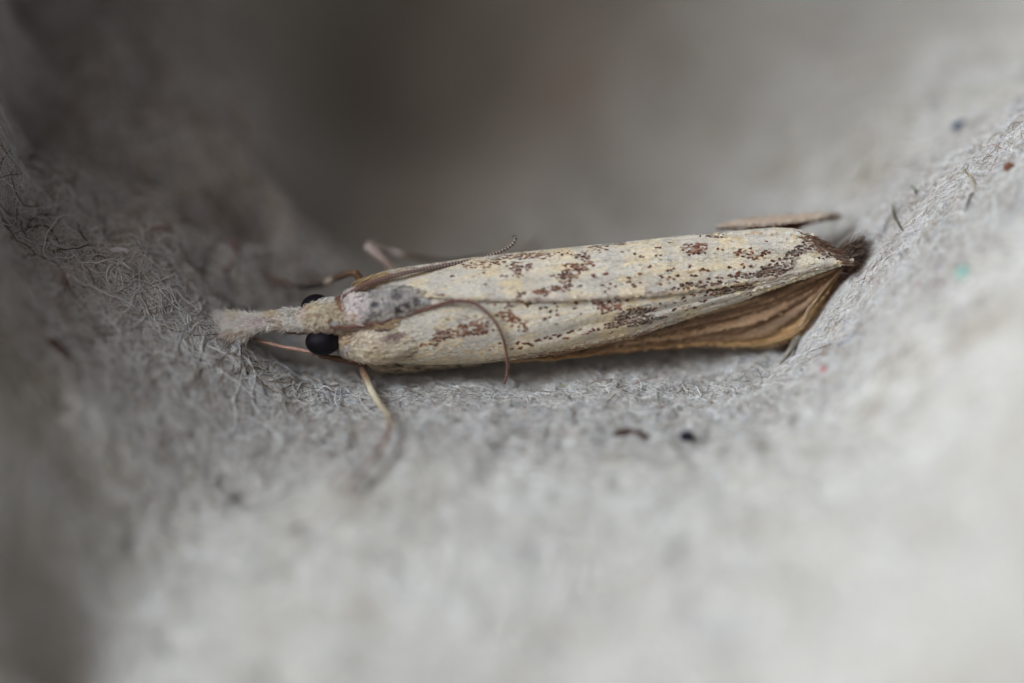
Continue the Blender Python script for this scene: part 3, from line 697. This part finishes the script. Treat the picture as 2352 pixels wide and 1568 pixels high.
o = link('hindwing', me, M_wing, moth); tag(o, 'upturned pale wing margin with a reddish brown underside')
so = o.modifiers.new('thickness', 'SOLIDIFY'); so.thickness = .015
ni = 1500
ui, vi = rng.integers(1, 108, ni), rng.integers(0, 15, ni)
p0 = h3V[vi, ui]; tg = h3V[vi, ui + 1] - p0; nn = nrm(np.cross(tg, h3V[vi + 1, ui] - p0)); nn *= np.where((nn @ Fv) > 0, -1, 1)[:, None]
scale_mesh('margin_scales', p0 + nn * .01, nn, tg, .1, .05, .12, c3_[vi, ui] * rng.uniform(.75, 1.2, ni)[:, None], M_scale, o, jitter=.25)
nf = 420
xx_ = rng.uniform(1690, 1922, nf)
rt = P(xx_, np.interp(xx_, [1690, 1748, 1858, 1922], [508, 501, 493, 497]) + np.abs(rng.normal(0, 3, nf)), 1.0 + rng.normal(0, .04, nf))
hairs('fringe', rt, Rv + Uv * rng.normal(0, .3, nf)[:, None], rng.uniform(.08, .2, nf), .009, DK2 * rng.uniform(.5, 1.3, nf)[:, None], M_fibre, o, bend=.3)

# body: head, thorax and abdomen in one skin --------------------------
bd = np.array([  # px, py, d, ra, rb (mm)
  (668, 737, .12, .08, .10), (682, 736, .08, .16, .18), (703, 735, .05, .25, .28), (730, 731, .0, .33, .36), (755, 729, .0, .35, .38), (778, 727, .02, .33, .38),
  (795, 727, .06, .36, .38), (815, 728, .12, .48, .46), (840, 728, .18, .66, .56), (875, 727, .25, .80, .64), (915, 722, .3, .84, .68), (955, 716, .38, .80, .66),
  (1000, 712, .5, .72, .60), (1060, 708, .6, .62, .5), (1200, 700, .7, .55, .42), (1400, 680, .7, .48, .38), (1600, 655, .65, .34, .26), (1750, 632, .5, .18, .14), (1800, 625, .45, .05, .05)], float)
b3 = P(bd[:, 0], bd[:, 1], bd[:, 2])
sb = spline(np.hstack([b3, bd[:, 3:5]]), 220)
V, F, G_, N_, T_ = tube(sb[:, :3], sb[:, 3], sb[:, 4], 48)
px, py, dd = proj(V)
skin = np.ones((len(V), 3)) * lin((176, 152, 122))
body = link('body', make_mesh('body', V, F, skin), M_skin, moth)

# raised plates: collar, scutum, shoulder covers, as quilted ellipsoids
def plate(name, cx, cy, cd, rx, ry, rd, ang, parent=moth, power=2.0, mat=None, tint=(176,152,122), taper=0.0):
    a = math.radians(ang); n, m = 30, 48
    ph = np.linspace(0.02, np.pi - .02, n)[:, None]; th = np.linspace(0, 2 * np.pi, m, endpoint=False)[None]
    x = -np.cos(ph) * np.ones_like(th); rr_ = np.sin(ph) ** (2 / power)
    y = rr_ * np.cos(th) * (1 - taper * x); z = rr_ * np.sin(th)
    X = cx + (x * rx) * math.cos(a) - (y * ry) * math.sin(a); Y = cy + (x * rx) * math.sin(a) + (y * ry) * math.cos(a)
    V = P(X, Y, cd - z * rd)
    C = P(cx, cy, cd)
    me = make_mesh(name, V.reshape(-1, 3), grid_faces(n, m, wrap=True), np.ones((n * m, 3)) * lin(tint))
    o = link(name, me, mat or M_skin, parent)
    tg = np.gradient(V, axis=0); 
    # outward normals from an ellipsoid
    N = nrm(V - C); N2 = nrm(np.cross(np.gradient(V, axis=1), tg)); s_ = np.sign((N2 * N).sum(-1, keepdims=True)); N2 = N2 * s_
    return o, V, N2, tg
def cover(name, V, N, tg, count, L, W, lift, colf, parent, jitter=.25, only_front=True, label=None):
    fr = (N @ Fv) < .35
    ii, jj = np.nonzero(fr)
    wgt = np.linalg.norm(np.gradient(V, axis=1), axis=-1)[ii, jj] * np.linalg.norm(tg, axis=-1)[ii, jj] + 1e-9
    k = rng.choice(len(ii), count, p=wgt / wgt.sum())
    i, j = ii[k], jj[k]
    p = V[i, j] + rng.normal(0, .018, (count, 3)); n = N[i, j]; t = tg[i, j]
    px, py, _ = proj(p)
    c = colf(px, py, count)
    return scale_mesh(name, p + n * .008, n, t, L * rng.uniform(.7, 1.25, count), W * rng.uniform(.7, 1.2, count), np.abs(rng.normal(lift, lift * .6, count)), c, M_scale, parent, jitter=jitter, label=label)

def blend(px, py, base, specs, nz=.2):
    n = len(px); out = np.ones((n, 3)) * lin(base)
    for (X, Y, rx, ry, de, c, ang) in specs:
        a = math.radians(ang); dx = px - X; dy = py - Y
        u = (dx * math.cos(a) + dy * math.sin(a)) / rx; v = (-dx * math.sin(a) + dy * math.cos(a)) / ry
        w = (de * np.clip((1.3 - np.sqrt(u * u + v * v)) / .6, 0, 1))[:, None]
        w = np.clip(w * rng.uniform(.75, 1.2, n)[:, None], 0, 1)
        out = out * (1 - w) + lin(c) * w
    return out * rng.uniform(1 - nz, 1 + nz, n)[:, None]

def col_head(px, py, n):
    c = 1.12 * blend(px, py, (206, 192, 170), [
      (c1x(x), c1y(y), rx * .2388, ry * .2388, de, c, a) for x, y, rx, ry, de, c, a in [
      (1250,870,220,90,.8,(206,192,158),0),(1000,860,80,60,.8,(204,188,178),0),(985,868,22,20,.9,(140,80,70),0),(1090,905,30,26,.7,(160,130,104),0),(1190,895,30,26,.7,(160,132,112),0),
      (1380,800,30,60,.9,(140,96,60),-15),(1420,850,18,50,.8,(150,100,76),-15),(1300,970,18,50,.9,(110,66,56),0),(1340,990,40,40,.6,(206,206,206),0),(1270,750,90,26,.7,(224,220,212),-15),
      (1180,1060,260,24,.55,(150,120,96),-8),(960,1080,120,40,.7,(130,84,58),10),(1000,1040,40,40,.6,(214,196,188),0),(1320,840,60,26,.5,(170,146,104),0),(880,960,60,60,.5,(186,158,120),0),  # brown along the bottom of the face paints its shade
      (1080,830,60,20,.5,(196,164,124),0),(1420,760,60,26,.6,(150,104,76),-15),(1340,720,40,30,.6,(216,216,216),0)]])
    return c
def c1x(x): return 442.7 + x * .2388
def c1y(y): return 510.7 + y * .2388

# head and neck scales from the body skin
ii = (sb[:, 0] < P(815, 728, .1)[0]) 
Gh, Nh = G_[ii], N_[ii]; Th = np.repeat(T_[ii][:, None], 48, 1) * .02
cover('head_scales', Gh, Nh, Th, 4200, .09, .022, .22, col_head, body, jitter=.5)
# thorax sides
jj = (sb[:, 0] >= P(800, 728, .1)[0]) & (sb[:, 0] < P(1010, 700, .3)[0])
def col_side(px, py, n):
    return blend(px, py, (188, 164, 126), [
      (C2(x, y)[0], C2(x, y)[1], rx * .2388, ry * .2388, de, c, a) for x, y, rx, ry, de, c, a in [
      (80,1090,110,80,.8,(176,150,118),0),(120,1200,110,60,.7,(186,160,134),0),(60,1240,80,40,.7,(190,182,180),0),(140,1150,20,30,.7,(140,90,66),0),(50,640,120,50,.7,(160,134,112),-15),(120,700,120,26,.7,(150,100,70),-15)]])
cover('thorax_scales', G_[jj], N_[jj], np.repeat(T_[jj][:, None], 48, 1) * .02, 3600, .15, .04, .16, col_side, body, jitter=.35)

def col_sc(px, py, n):
    c = blend(px, py, (210, 204, 194), [
      (C2(520, 612)[0], C2(520, 612)[1], 70, 3, .8, (140, 104, 76), -8), (C2(930, 690)[0], C2(930, 690)[1], 6, 12, .8, (120, 90, 66), 0), (C2(560, 870)[0], C2(560, 870)[1], 80, 4, .6, (226, 218, 204), -12)] + [
      (C2(x, y)[0], C2(x, y)[1], rx * .2388, ry * .2388, de, c, a) for x, y, rx, ry, de, c, a in [
      (110,840,120,180,1,(232,222,218),5),(60,930,80,60,.7,(222,204,186),0),(90,900,14,60,.7,(190,144,104),-10),(470,640,120,40,.8,(214,210,200),0),(640,650,150,40,.6,(196,192,180),0),(820,680,100,60,.9,(208,196,164),0),(860,640,40,30,.7,(160,130,88),0),
      (770,760,60,26,1,(226,228,226),-10),(300,790,40,30,1,(60,52,62),-20),(260,900,60,20,.7,(70,60,74),-35),(340,880,70,14,.7,(80,70,84),-40),(500,700,50,50,.9,(66,60,70),0),(520,840,34,44,.95,(50,34,42),25),(600,800,40,26,1,(54,42,50),0),
      (560,855,22,20,1,(60,36,44),0),(720,670,26,20,.7,(120,96,96),0),(690,760,30,50,.8,(70,64,72),0),(430,800,60,60,.4,(110,104,120),-30),(240,670,20,20,.8,(90,70,70),0),(600,620,80,30,.6,(172,167,160),0),(330,700,80,40,.55,(158,153,148),0),(560,720,120,70,.4,(150,145,140),0),(330,850,80,50,.4,(158,154,148),0),(420,690,40,40,.6,(190,186,180),0),(380,940,130,20,.6,(206,204,204),-15),(650,850,90,26,.6,(204,200,186),-15)]], nz=.2)
    m = (vnoise(px, py, 5, 3) + rng.normal(0, .15, n)) > .34
    c[m] *= .5
    return c
ch, V, N, tg = plate('shoulder', 812, 786, .12, 40, 38, .40, 10, parent=body)
cover('shoulder_scales', V, N, tg, 2600, .10, .024, .12, lambda px, py, n: blend(px, py, (190, 168, 138), [(795, 805, 22, 14, .7, (206, 200, 194), 0), (785, 760, 26, 14, .6, (176, 150, 120), 0), (820, 785, 14, 10, .6, (150, 104, 78), 0), (800, 775, 8, 6, .6, (140, 96, 74), 0), (826, 808, 16, 8, .6, (216, 200, 166), 0)], nz=.2), ch, jitter=.35)
sc, V, N, tg = plate('scutum', 911, 698, -.10, 110, 43, .42, -9, parent=body, taper=.15)
cover('scutum_scales', V, N, tg, 6500, .085, .022, .12, col_sc, sc, jitter=.3)
co, V, N, tg = plate('collar', 820, 712, -.06, 40, 47, .36, -6, parent=body)
cover('collar_scales', V, N, tg, 2400, .12, .026, .16, lambda a, b, n: col_sc(a, b, n) * .9 + col_head(a, b, n) * .2, co, jitter=.4)
def col_tn(px, py, n):
    return blend(px, py, (222, 208, 182), [
      (X, Y, rx, ry, de * 1.0, tuple((np.where(np.array(c) <= .0031308, np.array(c) * 12.92, 1.055 * np.power(np.array(c), 1 / 2.4) - .055) * 255)), math.degrees(a)) for (X, Y, rx, ry, de, c, a) in BL if X < 980] +
      [(866, 762, 25, 5, 1, (72, 40, 48), -3), (889, 780, 22, 8, .8, (120, 88, 88), -22), (848, 800, 26, 14, .5, (204, 186, 160), 0), (925, 795, 14, 6, .9, (232, 224, 206), -15), (845, 812, 30, 8, .6, (208, 190, 150), 10), (915, 745, 50, 8, .6, (190, 170, 138), -12)])
tn, V, N, tg = plate('tegula', 884, 786, -.10, 88, 42, .28, -5, parent=body, taper=.1)
cover('tegula_scales', V, N, tg, 6000, .17, .026, .14, col_tn, tn, jitter=.22)
tf, V, N, tg = plate('tegula', 880, 651, .12, 80, 20, .28, -15, parent=body)
cover('tegula_scales', V, N, tg, 1800, .16, .04, .1, lambda px, py, n: blend(px, py, (196, 170, 126), [(880, 640, 60, 5, .7, (150, 104, 60), -15), (835, 655, 40, 6, .7, (150, 110, 80), -20), (890, 626, 12, 3, .9, (240, 236, 226), -10), (960, 628, 50, 8, .5, (206, 186, 140), -8)]), tf, jitter=.15)

# palps: two long scaly snouts side by side
def palp_col(px, py, n):
    return 1.25 * blend(px, py, (212, 206, 194), [
      (c1x(x), c1y(y), rx * .2388, ry * .2388, de, c, a) for x, y, rx, ry, de, c, a in [
      (720,960,190,8,.8,(120,84,62),2),(300,970,200,60,.7,(216,204,198),0),(330,1120,100,60,.6,(196,180,168),0),(620,960,120,50,.7,(206,192,190),0),(560,860,120,26,.4,(180,150,124),0),(420,900,60,30,.4,(206,182,146),0),
      (700,850,60,16,.6,(150,90,70),0),(740,1070,190,22,.85,(110,66,44),4),(930,1080,110,30,.8,(110,66,40),6),(560,1050,120,20,.6,(150,116,84),0),(450,1050,80,16,.5,(176,142,116),0),(310,1020,30,14,.5,(170,130,120),0),(860,1000,30,80,.4,(166,132,96),0),(790,890,70,40,.5,(196,166,120),0)]], nz=.16)  # brown along the underside paints the shadow line of the palps
for k, (pts, nb) in enumerate(((([(700,724,.15,.13,.2),(668,724,.10,.12,.17),(632,727,.08,.09,.13),(595,732,.12,.085,.12),(560,736,.2,.11,.13),(528,741,.32,.12,.12),(502,747,.45,.08,.08),(490,749,.5,.03,.03)]), 0),
                                (([(704,746,.0,.13,.2),(672,744,-.03,.12,.17),(634,744,-.02,.085,.13),(596,748,.02,.08,.12),(560,755,.08,.12,.13),(538,765,.14,.17,.13),(518,775,.22,.16,.12),(502,783,.3,.05,.05)]), 1))):
    a_ = np.array(pts, float); s_ = spline(np.hstack([P(a_[:, 0], a_[:, 1], a_[:, 2]), a_[:, 3:5]]), 90)
    V, F, G2, N2, T2 = tube(s_[:, :3], s_[:, 3] * .8, s_[:, 4] * .8, 20)
    pl = link('palp', make_mesh('palp', V, F, np.ones((len(V), 3)) * lin((150, 122, 96))), M_skin, moth)
    cover('palp_scales', G2, N2, np.repeat(T2[:, None], 20, 1) * .02, 2600, .11, .02, .2, palp_col, pl, jitter=.4)
    n = 1700
    i = (rng.beta(3, 1.2, n) * 88).astype(int); j = rng.integers(0, 20, n)
    rt = G2[i, j]; px, py, _ = proj(rt)
    tipf = (i / 88.)[:, None]
    dr = T2[i] + N2[i, j] * (.3 + .7 * tipf) + rng.normal(0, .22, (n, 3))
    hairs('palp_bristles', rt, dr, rng.uniform(.06, .16, n) * (1 + 1.2 * tipf[:, 0]), .0075, (palp_col(px, py, n) * 1.15).clip(0, .9), M_fibre, pl, bend=.3)
n = 500  # dark bristles that draw the shadow line under the snout
gx_ = rng.uniform(575, 700, n)
rt = P(gx_, np.interp(gx_, [575, 640, 700], [757, 755, 762]) + rng.normal(0, 2.5, n), rng.normal(.02, .03, n))
hairs('palp_bristles', rt, -Rv - Uv * .12 + rng.normal(0, .1, (n, 3)), rng.uniform(.08, .16, n), .008, lin((112, 74, 50)) * rng.uniform(.7, 1.4, n)[:, None], M_fibre, pl, bend=.2)
# long bristles flaring down from the tip of the snout
n = 520
rt = P(rng.uniform(515, 575, n), rng.uniform(755, 772, n), rng.normal(.05, .06, n))
dr = -Rv * rng.uniform(.4, 1.0, n)[:, None] - Uv * rng.uniform(.3, 1.0, n)[:, None] + rng.normal(0, .12, (n, 3))
px, py, _ = proj(rt)
hairs('palp_bristles', rt, dr, rng.uniform(.15, .36, n), .008, palp_col(px - 10, py + 15, n), M_fibre, pl, bend=.3)

# eyes ---------------------------------------------------------------
def eye(cx, cy, cd, rx, ry, rd):
    n, m = 32, 48
    ph = np.linspace(1e-3, np.pi - 1e-3, n)[:, None]; th = np.linspace(0, 2 * np.pi, m, endpoint=False)[None]
    x = np.cos(ph) * np.ones_like(th); y = np.sin(ph) * np.cos(th); z = np.sin(ph) * np.sin(th)
    V = P(cx + x * rx, cy + y * ry, cd + z * rd)
    o = link('eye', make_mesh('eye', V.reshape(-1, 3), grid_faces(n, m, wrap=True), None), M_eye, moth)
    return o
eye(741, 785, -.05, 40, 31, .30)
eye(727, 706, .16, 36, 31, .26)

# antennae -------------------------------------------------------------
def antenna(pts, r0, r1, nseg, ca, cb_, fade):
    c = spline(np.array([P(a, b, d) for a, b, d in pts]), nseg * 6)
    n = len(c); t = np.linspace(0, 1, n); ph = (np.arange(n) % 6) / 6.
    r = (r0 + (r1 - r0) * t) * (.82 + .28 * np.sin(np.pi * ph) ** .7)
    V, F, G2, N2, T2 = tube(c, r, r, 10)
    k = (ph < .38)[:, None]
    w = np.interp(t, [0, fade, 1], [0, .2, 1])[:, None]
    band = np.where(k, lin(cb_), lin(ca)); plain = lin((112, 76, 66)) * np.ones_like(band)
    cc = band * w + plain * (1 - w)
    cc = np.repeat(cc[:, None], 10, 1).reshape(-1, 3); cc = np.vstack([cc, cc[0], cc[-1]])
    o = link('antenna', make_mesh('antenna', V, F, cc), M_leg, moth)
    nh = 700
    i = rng.integers(0, n, nh); j = rng.integers(0, 10, nh)
    hairs('antenna_hairs', G2[i, j], N2[i, j] + T2[i] * .6, .035, .0028, lin((170, 150, 130)) * np.ones((nh, 3)), M_fibre, o, npt=3)
    return o
antenna([(768,690,-.12),(790,681,-.22),(815,668,-.28),(845,652,-.30),(880,640,-.30),(930,627,-.30),(985,616,-.22),(1040,606,-.10),(1100,594,.06),(1140,581,.16),(1170,566,.2),(1183,550,.22),(1180,541,.24)],
        .05, .03, 62, (76, 60, 56), (176, 168, 158), .25)
antenna([(757,751,-.33),(775,752,-.36),(800,752,-.36),(840,747,-.36),(880,739,-.38),(920,728,-.42),(960,715,-.45),(1000,702,-.48),(1030,694,-.52),(1062,691,-.58),(1090,697,-.62),(1112,712,-.62),(1133,734,-.60),(1149,760,-.5),(1159,790,-.35),(1164,820,-.22),(1166,845,-.1),(1162,870,.0),(1158,880,.06)],
        .036, .024, 66, (104, 62, 56), (132, 92, 84), .5)

# legs -------------------------------------------------------------------
def leg(chain, label=None, tint=(186, 164, 132), tip=(120, 92, 72), spur=(), bris=260, seg_tint=None):
    """chain: list of (px, py, d, radius mm); sharp joints kept by doubling points"""
    a_ = np.array(chain, float)
    s_ = spline(np.hstack([P(a_[:, 0], a_[:, 1], a_[:, 2]), a_[:, 3:4]]), 26 * len(chain))
    V, F, G2, N2, T2 = tube(s_[:, :3], s_[:, 3], s_[:, 3] * .85, 14)
    t = np.linspace(0, 1, len(s_))
    w = np.clip(t * 1.3 - .2, 0, 1)[:, None]
    cc = lin(tint) * (1 - w) + lin(tip) * w
    if seg_tint is not None:
        xs, cs = seg_tint; cs = lin(np.array(cs, float))
        cc = np.stack([np.interp(t, xs, cs[:, k]) for k in range(3)], 1)
    ctube = np.repeat(cc[:, None], 14, 1).reshape(-1, 3); ctube = np.vstack([ctube, ctube[0], ctube[-1]])
    o = link('leg', make_mesh('leg', V, F, ctube), M_leg, moth)
    if label: o['label'] = label
    if bris:
        i = rng.integers(2, len(s_) - 2, bris); j = rng.integers(0, 14, bris)
        scale_mesh('leg_scales', G2[i, j], N2[i, j], T2[i], .07, .022, .12, cc[i] * rng.uniform(.75, 1.25, bris)[:, None], M_scale, o, jitter=.15)
    for (f, dx, dy, ddp, L) in spur:
        i = int(f * (len(s_) - 1)); p = s_[i, :3]; q = p + (Rv * dx + Uv * dy + Fv * ddp) * L
        sp_ = np.linspace(0, 1, 8)[:, None] * (q - p) + p
        r_ = np.linspace(.018, .004, 8)
        Vs, Fs, _, _, _ = tube(sp_, r_, r_, 8)
        link('spur', make_mesh('spur', Vs, Fs, np.ones((len(Vs), 3)) * cc[i]), M_leg, o)
    return o
# near foreleg, folded forward under the eye
leg([(868,826,.35,.07),(835,833,.25,.075),(800,829,.15,.065),(765,822,.08,.05),(738,817,.05,.045),(728,813,.04,.03),(690,803,.06,.034),(650,796,.10,.03),(610,786,.18,.026),(578,778,.3,.022),(558,772,.4,.015)],
    'thin pinkish near foreleg stretched forward under the eye', spur=((.45, -.8, -.3, 0, .16),),
    seg_tint=([0, .35, .46, .52, .75, 1], [(120,92,72),(92,66,52),(120,96,84),(206,168,150),(196,156,136),(150,122,104)]))
# near midleg standing on the pulp in front
leg([(830,835,.3,.05),(834,848,.2,.07),(838,862,.1,.078),(850,890,-.25,.072),(866,920,-.6,.062),(884,944,-1.0,.042),(893,958,-1.25,.046),(893,985,-1.5,.046),(884,1012,-1.75,.044),(868,1040,-2.0,.042),(842,1070,-2.25,.040),(815,1102,-2.45,.036),(792,1128,-2.62,.03)],
    'pale near middle leg planted on the pulp in front', tip=(150, 112, 88), bris=500,
    spur=((.52, .9, .25, .1, .3), (.52, .6, -.6, .1, .26)), seg_tint=([0, .1, .2, .45, .6, 1], [(100,74,62),(150,122,96),(212,202,174),(186,168,140),(134,96,80),(108,80,68)]))
# far foreleg with its bent knee and reach into the pit
leg([(846,650,.5,.07),(830,645,.42,.075),(822,634,.38,.07),(816,627,.38,.08),(808,626,.42,.06),(785,632,.55,.07),(762,641,.7,.07),(738,652,.9,.055),(706,658,1.1,.05),(670,655,1.3,.04),(635,645,1.5,.045),(600,632,1.7,.06),(570,622,1.9,.055),(548,616,2.1,.035)],
    'dark far foreleg bent at the knee and reaching over the pit', spur=((.62, -.6, .5, .2, .25),),
    seg_tint=([0, .25, .3, .36, .5, .65, .78, .9, 1], [(130,100,70),(90,72,58),(196,180,160),(66,54,48),(46,40,36),(110,84,72),(120,90,70),(66,48,36),(44,38,32)]))
# far midleg with the pale knee
leg([(930,640,.9,.07),(900,618,1.0,.06),(884,600,1.0,.07),(868,585,1.02,.08),(856,575,1.04,.09),(848,568,1.05,.095),(851,563,1.08,.06),(868,570,1.15,.055),(900,578,1.4,.048),(945,588,1.5,.044),(995,598,1.6,.04),(1050,600,1.75,.036),(1120,590,1.95,.03)],
    'far middle leg with a pale knee raised behind the thorax', bris=400,
    seg_tint=([0, .2, .38, .46, .52, .6, 1], [(150,120,100),(190,170,158),(214,200,190),(250,238,232),(130,110,90),(84,74,56),(96,84,66)]))
# far hind foot tips showing behind the back
leg([(1180,610,2.2,.05),(1205,585,2.3,.04),(1228,562,2.5,.036),(1245,545,2.7,.02)], 'blurred far hind foot behind the back', tint=(120,96,84), bris=0)
# near hind leg, under the tail on the slope
leg([(1800,740,1.2,.1),(1848,738,.92,.11),(1846,752,.8,.10),(1838,768,.66,.085),(1828,785,.52,.07),(1818,800,.4,.06),(1806,818,.28,.05),(1797,832,.2,.03)],
    'olive grey near hind leg under the wing tip', bris=400, seg_tint=([0, .3, .6, 1], [(86,70,58),(96,86,72),(140,132,116),(166,158,146)]))
# hidden coxae: near costal strip under the wing root
cs = sheet([[(842,836,.05),(900,833,.12),(960,835,.2),(1030,836,.3),(1100,833,.4)],
            [(858,850,.12),(905,852,.16),(960,849,.24),(1030,843,.36),(1100,836,.46)],
            [(866,857,.3),(905,858,.34),(960,853,.44),(1030,845,.55),(1100,838,.62)]], 80, 20)
cc = lin((150, 136, 112)) * (1 + fbm(cs[..., 0], cs[..., 1] * 4, 16, 3, 31)[..., None] * 1.3)
o = link('wing_fold', make_mesh('wing_fold', P(cs[..., 0], cs[..., 1], cs[..., 2]).reshape(-1, 3), grid_faces(*cs.shape[:2]), cc.reshape(-1, 3).clip(.02, 1)), M_wing, moth)
o['label'] = 'greyish folded underside of the wing root'
so = o.modifiers.new('thickness', 'SOLIDIFY'); so.thickness = .02
csV = P(cs[..., 0], cs[..., 1], cs[..., 2]); ni = 900
ui, vi = rng.integers(1, 78, ni), rng.integers(0, 18, ni)
p0 = csV[vi, ui]; tg = csV[vi, ui + 1] - p0; nn = nrm(np.cross(tg, csV[vi + 1, ui] - p0)); nn *= np.where((nn @ Fv) > 0, -1, 1)[:, None]
scale_mesh('fold_scales', p0 + nn * .01, nn, tg, .1, .04, .08, cc[vi, ui].clip(.02, 1) * rng.uniform(.7, 1.25, ni)[:, None], M_scale, o, jitter=.2)

# ------------------------------------------------------------------ specks and strands on the pulp
def crumb(name, px, py, rx, ry, h, tint, label, cat, ang=0, seed=1, d=None):
    """a small rough chip lying on the pulp"""
    p = on_ground(px, py) if d is None else P(px, py, d)
    n, m = 12, 18; a = math.radians(ang)
    ph = np.linspace(1e-2, np.pi - 1e-2, n)[:, None]; th = np.linspace(0, 2 * np.pi, m, endpoint=False)[None]
    x = np.sin(ph) * np.cos(th); y = np.sin(ph) * np.sin(th); z = np.cos(ph) * np.ones_like(th)
    k = 1 + .5 * vnoise(x * 2 + seed, y * 2 + z * 1.3, .8, seed)
    x, y = x * k, y * k
    X = (x * rx) * math.cos(a) - (y * ry) * math.sin(a); Y = (x * rx) * math.sin(a) + (y * ry) * math.cos(a)
    nn_ = nrm(np.array([0, -.35, 1.]))
    V = (X / PXMM)[..., None] * Rv + (-Y / PXMM)[..., None] * Uv * .9 + (z * k * h)[..., None] * nn_
    me = make_mesh(name, V.reshape(-1, 3), grid_faces(n, m, wrap=True), np.ones((n * m, 3)) * lin(tint))
    o = link(name, me, M_fleck); o.location = tuple(p + nn_ * h * .5)
    tag(o, label, cat); return o
def strand(name, pts, r, tint, label, cat, lift=0.02, seed=3, ends=(.5, .4)):
    """a curved fibre; pts are photo pixels on the pulp plus height above it"""
    W = []
    for x, y, h in pts:
        g = on_ground(x, y); W.append(g + np.array([0, -.2, 1]) * (h + lift))
    W = np.array(W); o0 = W[0].copy()
    c = spline(W - o0, 50)
    rr_ = r * np.interp(np.linspace(0, 1, 50), [0, .2, .8, 1], [ends[0], 1, 1, ends[1]]) * (1 + .25 * vnoise(np.arange(50) * 1., np.zeros(50), 6, seed))
    V, F, _, _, _ = tube(c, rr_, rr_ * .7, 8)
    t = np.ones((len(V), 3)) * lin(tint); t *= (1 + .6 * vnoise(V[:, 0] * 5, V[:, 1] * 5, .7, seed))[:, None]
    ob = link(name, make_mesh(name, V, F, t.clip(0, 1)), M_fleck); ob.location = tuple(o0)
    tag(ob, label, cat); return ob

crumb('ink_grain', 1578, 1007, 18, 15, .14, (26, 22, 40), 'round black grain on the pale pulp below the wings', 'grain', seed=4)
strand('wood_splinter', [(1410,1006,.02),(1428,998,.05),(1450,996,.05),(1478,1003,.02),(1496,1008,0)], .06, (66, 42, 34), 'dark brown curved splinter left of the black grain', 'splinter', ends=(1, .25))
crumb('paper_fleck', 2203, 291, 20, 11, .10, (34, 66, 100), 'small blue fleck high on the right slope', 'fleck', -20, 5)
crumb('paper_fleck', 535, 563, 11, 9, .04, (160, 72, 66), 'small red fleck on the shaded left mound', 'fleck', 20, 6)
crumb('paper_fleck', 2215, 629, 19, 19, .03, (140, 184, 170), 'mint green fleck on the bright right slope', 'fleck', 0, 7)
crumb('paper_fleck', 1893, 852, 10, 9, .03, (190, 128, 128), 'pink fleck on the slope below the wing tip', 'fleck', 0, 8)
crumb('paper_fleck', 2318, 388, 13, 15, .05, (112, 72, 52), 'rust brown fleck at the right edge', 'fleck', 30, 9)
crumb('paper_fleck', 2108, 652, 5, 5, .03, (176, 96, 84), 'tiny dull red fleck left of the mint green one', 'fleck', 0, 10)
crumb('paper_chip', 275, 578, 20, 11, .06, (224, 222, 222), 'pale shiny chip on the left mound', 'chip', 8, 11)
crumb('bark_fragment', 135, 800, 34, 10, .07, (84, 58, 48), 'blurred brown elongated fragment near the left edge', 'fragment', 50, 12)
strand('plant_strand', [(2050,478,.10),(2054,500,.05),(2064,518,.03),(2076,533,.0)], .022, (72, 64, 40), 'dark olive strand standing on the right slope', 'strand')
strand('plant_strand', [(2104,452,.06),(2098,440,.10),(2088,430,.04)], .02, (108, 108, 88), 'short grey green strand above the olive one', 'strand')
strand('plant_strand', [(2240,440,.02),(2232,415,.06),(2215,395,.03),(2200,360,.0)], .02, (150, 138, 110), 'long tan strand below the blue fleck', 'strand')
strand('paper_strand', [(1762,806,.02),(1771,795,.12),(1776,780,.22),(1774,766,.3)], .007, (226, 220, 206), 'fine white curl standing up beneath the hindwing', 'paper strand')
strand('paper_strand', [(560,812,.02),(548,800,.12),(556,788,.2),(562,778,.24)], .009, (214, 220, 224), 'short pale curl under the tip of the snout', 'paper strand')
crumb('plant_fragment', 1902 - 60, 812 + 40, 5, 4, .03, (24, 22, 22), 'tiny black speck beside the hind foot', 'speck', 0, 14)
crumb('paper_fleck', 1800, 778, 7, 13, .03, (58, 78, 72), 'dark green fleck between the hindwing and the hind leg', 'fleck', 25, 15)
crumb('paper_fleck', 565, 856, 7, 4, .03, (34, 62, 50), 'tiny dark green fleck below the snout', 'fleck', 20, 16)
crumb('paper_fleck', 1295, 887, 4, 4, .03, (204, 196, 70), 'tiny yellow fleck on the pulp under the wing edge', 'fleck', 0, 17)
crumb('paper_fleck', 1520, 937, 6, 4, .03, (110, 44, 34), 'tiny dark red fleck above the black grain', 'fleck', 0, 18)
